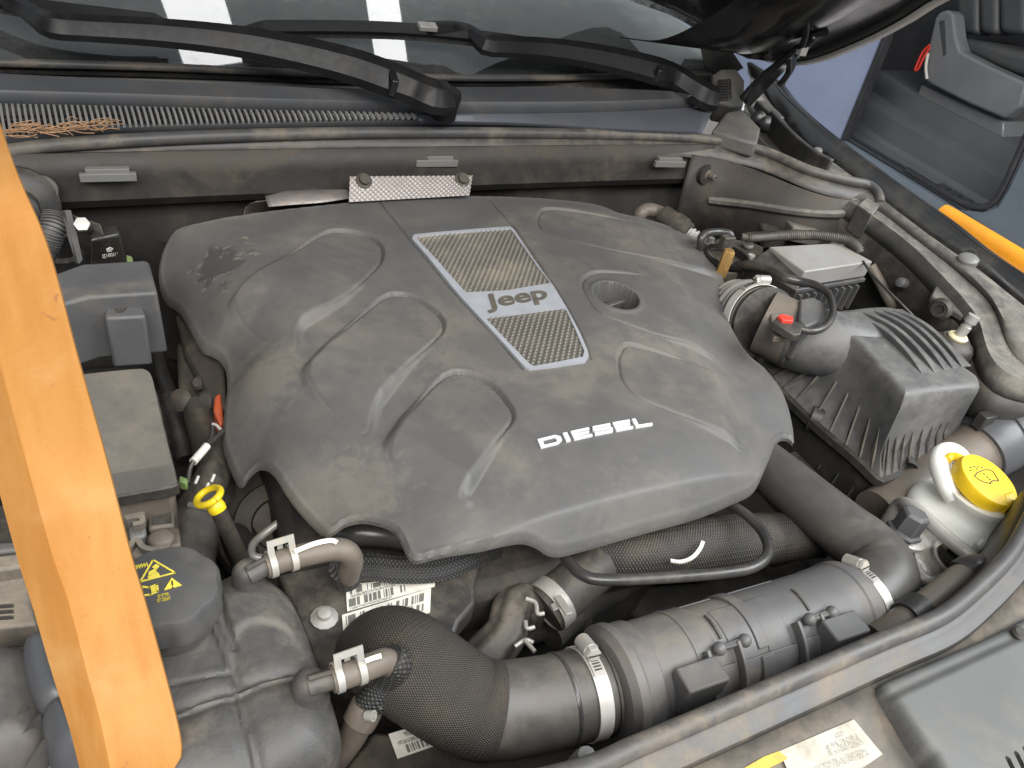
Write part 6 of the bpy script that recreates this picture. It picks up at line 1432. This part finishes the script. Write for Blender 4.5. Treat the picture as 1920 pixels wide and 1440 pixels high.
# ------------------------------------------------------------------ beyond the fender: low wall with orange rail, van with open door
XR = 2.0
a = VX(1765,402,XR); b = VX(1935,506,XR); d_ = nrm(b-a); r0 = .030
lwz = min(a[2], b[2])-r0
mb = MB(); p0 = a+d_*-1.3; p1 = b+d_*2.0
mb.prism([(XR-.16, p0[1], lwz), (XR+.10, p0[1], lwz), (XR+.10, p1[1], lwz), (XR-.16, p1[1], lwz)], [(XR-.16, p0[1], 0), (XR+.10, p0[1], 0), (XR+.10, p1[1], 0), (XR-.16, p1[1], 0)])
tag(obj('low_wall', mb, 'pale_wall', None, bevel=.01), 'pale low wall between the car fender and the van', 'wall')
mb = MB(); mb.tube([a, a+d_*.02, b, b+d_*1.5], [r0*.96, r0, r0, r0], 28); tag(obj('orange_rail', mb, 'rail_orange', None), 'scuffed orange tubular rail lying on the pale low wall', 'rail')

van = thing('van', 'slate blue van with its sliding door open onto a grey seat', 'van', (3.6, 2.0, 0))
XV = 3.3
def vx(pts, x): return np.array([VX(p[0], p[1], x) for p in pts])
q = vx([(1250,-40),(1672,-40),(1652,72),(1576,258),(1560,290),(1250,330)], XV); mb = MB(); mb.prism(q, q+[.07, 0, 0]); obj('front_door', mb, 'van_paint', van, bevel=.006)
q = vx([(1676,-40),(1682,-40),(1660,72),(1584,262),(1577,260),(1653,72)], XV-.01); mb = MB(); mb.prism(q, q+[.05, 0, 0]); obj('door_edge', mb, 'van_trim', van, bevel=.002)
def vsweep(name, line, prof, mat, bevel=.004):
    P = vx(line, XV); rows = [P+np.array([dx, 0, dz]) for dx, dz in prof]; mb = MB(); mb.grid(rows); return obj(name, mb, mat, van, solid=.004, angle=30)
SL = [(1500,205),(1576,262),(1700,338),(1800,400),(1960,500),(2150,615)]
vsweep('sill', SL, [(.10, .012), (.03, .010), (.0, .0), (-.012, -.025), (-.012, -.05), (.0, -.06), (.012, -.10), (.02, -.26)], 'van_sill')
for k, dz in enumerate((.03, .045)):
    P = vx(SL, XV)+[.02+.035*k, 0, dz*.55]; mb = MB(); mb.tube(cr(P, 40), .007, 10); obj('door_rail', mb, 'van_gloss', van)
P = vx(SL, XV); rows = [P+[.10, 0, .012], P+[.14, 0, -.02], P+[.30, 0, -.02], P+[.32, 0, .0], P+[.34, 0, .10], P+[.40, 0, .13], P+[.44, 0, .13], P+[.46, 0, .22], P+[1.2, 0, .24]]
mb = MB(); mb.grid(rows); obj('step_well', mb, 'van_step', van, solid=.004, angle=30)
for k in range(7):
    t = .42+.055*k; c = P[1]*(1-t)+P[4]*t+[.20, 0, -.012]; mb = MB(); mb.box(c, (.035, 0, 0), (0, .028, 0), (0, 0, .008)); obj('tread_block', mb, 'van_gloss', van, bevel=.003)
bx = [(4.5, -.5, 0), (4.5, 5.5, 0)]
y0_, y1_ = P[-1][1]-.4, 5.2
mb = MB(); mb.add([(4.6, y0_, .2), (4.6, y1_, .2), (4.6, y1_, 2.2), (4.6, y0_, 2.2), (3.3, y1_, .2), (3.3, y1_, 2.2)], [(0, 1, 2, 3), (1, 4, 5, 2)]); obj('cabin_wall', mb, 'van_trim', van)
mb = MB(); mb.add([(3.25, y0_, 2.0), (4.6, y0_, 2.0), (4.6, y1_, 2.0), (3.25, y1_, 2.0)], [(0, 1, 2, 3)]); obj('roof', mb, 'van_paint', van, solid=.05)
# rear lower corner of the opening with its rubber
mb = MB(); mb.tube(cr(vx([(1700,318),(1790,372),(1835,388),(1862,380),(1882,350),(1905,300),(1940,220)], XV+.02), 50), .014, 12); obj('door_seal', mb, 'van_trim', van)
q = vx([(1795,392),(1842,398),(1870,388),(1890,355),(1925,280),(2000,120),(2300,300),(2200,640),(1960,500)], XV+.012); mb = MB(); mb.prism(q, q+[.03, 0, 0]); obj('quarter_panel', mb, 'van_sill', van, bevel=.006)
XS = 3.78
q = vx([(1727,158),(1800,192),(1882,228),(1880,266),(1790,232),(1712,196)], XS); mb = MB(); mb.prism(q, q+[.42, 0, 0]); st_ = obj('seat', mb, 'seat_plastic', van, bevel=.008); st_['label'] = 'grey seat with shiny plastic side shield'
q = vx([(1753,32),(1762,22),(1776,18),(1787,26),(1792,70),(1800,96),(1850,122),(1925,156),(1912,200),(1882,222),(1820,196),(1748,160),(1730,148),(1740,88)], XS-.05); mb = MB(); mb.prism(q, q+[.09, 0, 0]); obj('side_shield', mb, 'seat_plastic', st_, bevel=.012, seg=3)
q = vx([(1760,40),(1772,36),(1776,100),(1768,108)], XS-.052); mb = MB(); mb.prism(q, q+[.02, 0, 0]); obj('shield_groove', mb, 'seat_grey', st_, bevel=.004)
q = vx([(1795,70),(1850,80),(1960,108),(1960,150),(1900,140),(1810,102)], XS+.04); mb = MB(); mb.prism(q, q+[.45, 0, 0]); obj('cushion', mb, 'seat_grey', st_, bevel=.03, seg=4)
for k, (xa, xb) in enumerate(((1788,1835), (1830,1872), (1868,1925))):
    q = vx([(xa,-60),(xb,-60),(xb-2,66),(xa+4,62)], XS+.10); mb = MB(); mb.prism(q, q+[.14, 0, 0]); obj('backrest_panel', mb, 'seat_grey', st_, bevel=.03, seg=4)
mb = MB(); mb.tube(cr(vx([(1743,84),(1730,98),(1718,124),(1716,132),(1722,128),(1733,106),(1744,88)], XS-.08), 40), .006, 8); obj('strap', mb, 'red_tab', st_)
mb = MB(); mb.tube(cr(vx([(1740,100),(1736,125),(1738,148)], XS-.07), 16), .007, 8); obj('belt_end', mb, 'white_mark', st_)

# ------------------------------------------------------------------ roof strip lamps mirrored in the windshield
gn = np.array([0, -math.sin(math.radians(29)), math.cos(math.radians(29))]); gp = gl.mean(0)
def mirror_to(px, py, z):
    r = ray(px, py); t = ((gp-CAM)@gn)/(r@gn); h = CAM+r*t; d = r-2*(r@gn)*gn; return h+d*((z-h[2])/d[2])
for corners in ([(272,-60),(388,-60),(428,128),(345,128)], [(700,-60),(775,-60),(800,146),(726,146)]):
    c = np.array([mirror_to(x, y, 4.2) for x, y in corners])
    lo_, hi_ = c.min(0), c.max(0); cx = c[:, 0].mean(); wv = (np.linalg.norm(c[0]-c[1])+np.linalg.norm(c[2]-c[3]))/2
    ax_ = (c[0]+c[1])/2-(c[2]+c[3])/2; mid_ = c.mean(0); L_ = np.linalg.norm(ax_)
    l = bpy.data.lights.new('roof_strip_lamp', 'AREA'); l.shape = 'RECTANGLE'; l.size = float(wv); l.size_y = float(L_); l.energy = 2.4*float(wv*L_)*math.pi*2.2; l.color = (1, 1, 1)
    o = bpy.data.objects.new('roof_strip_lamp', l); COL.objects.link(o); o.location = mid_.tolist(); o.rotation_euler = (0, 0, math.atan2(-ax_[0], ax_[1]))
    print('LAMP', mid_.round(2), round(float(wv), 2), round(float(L_), 2))
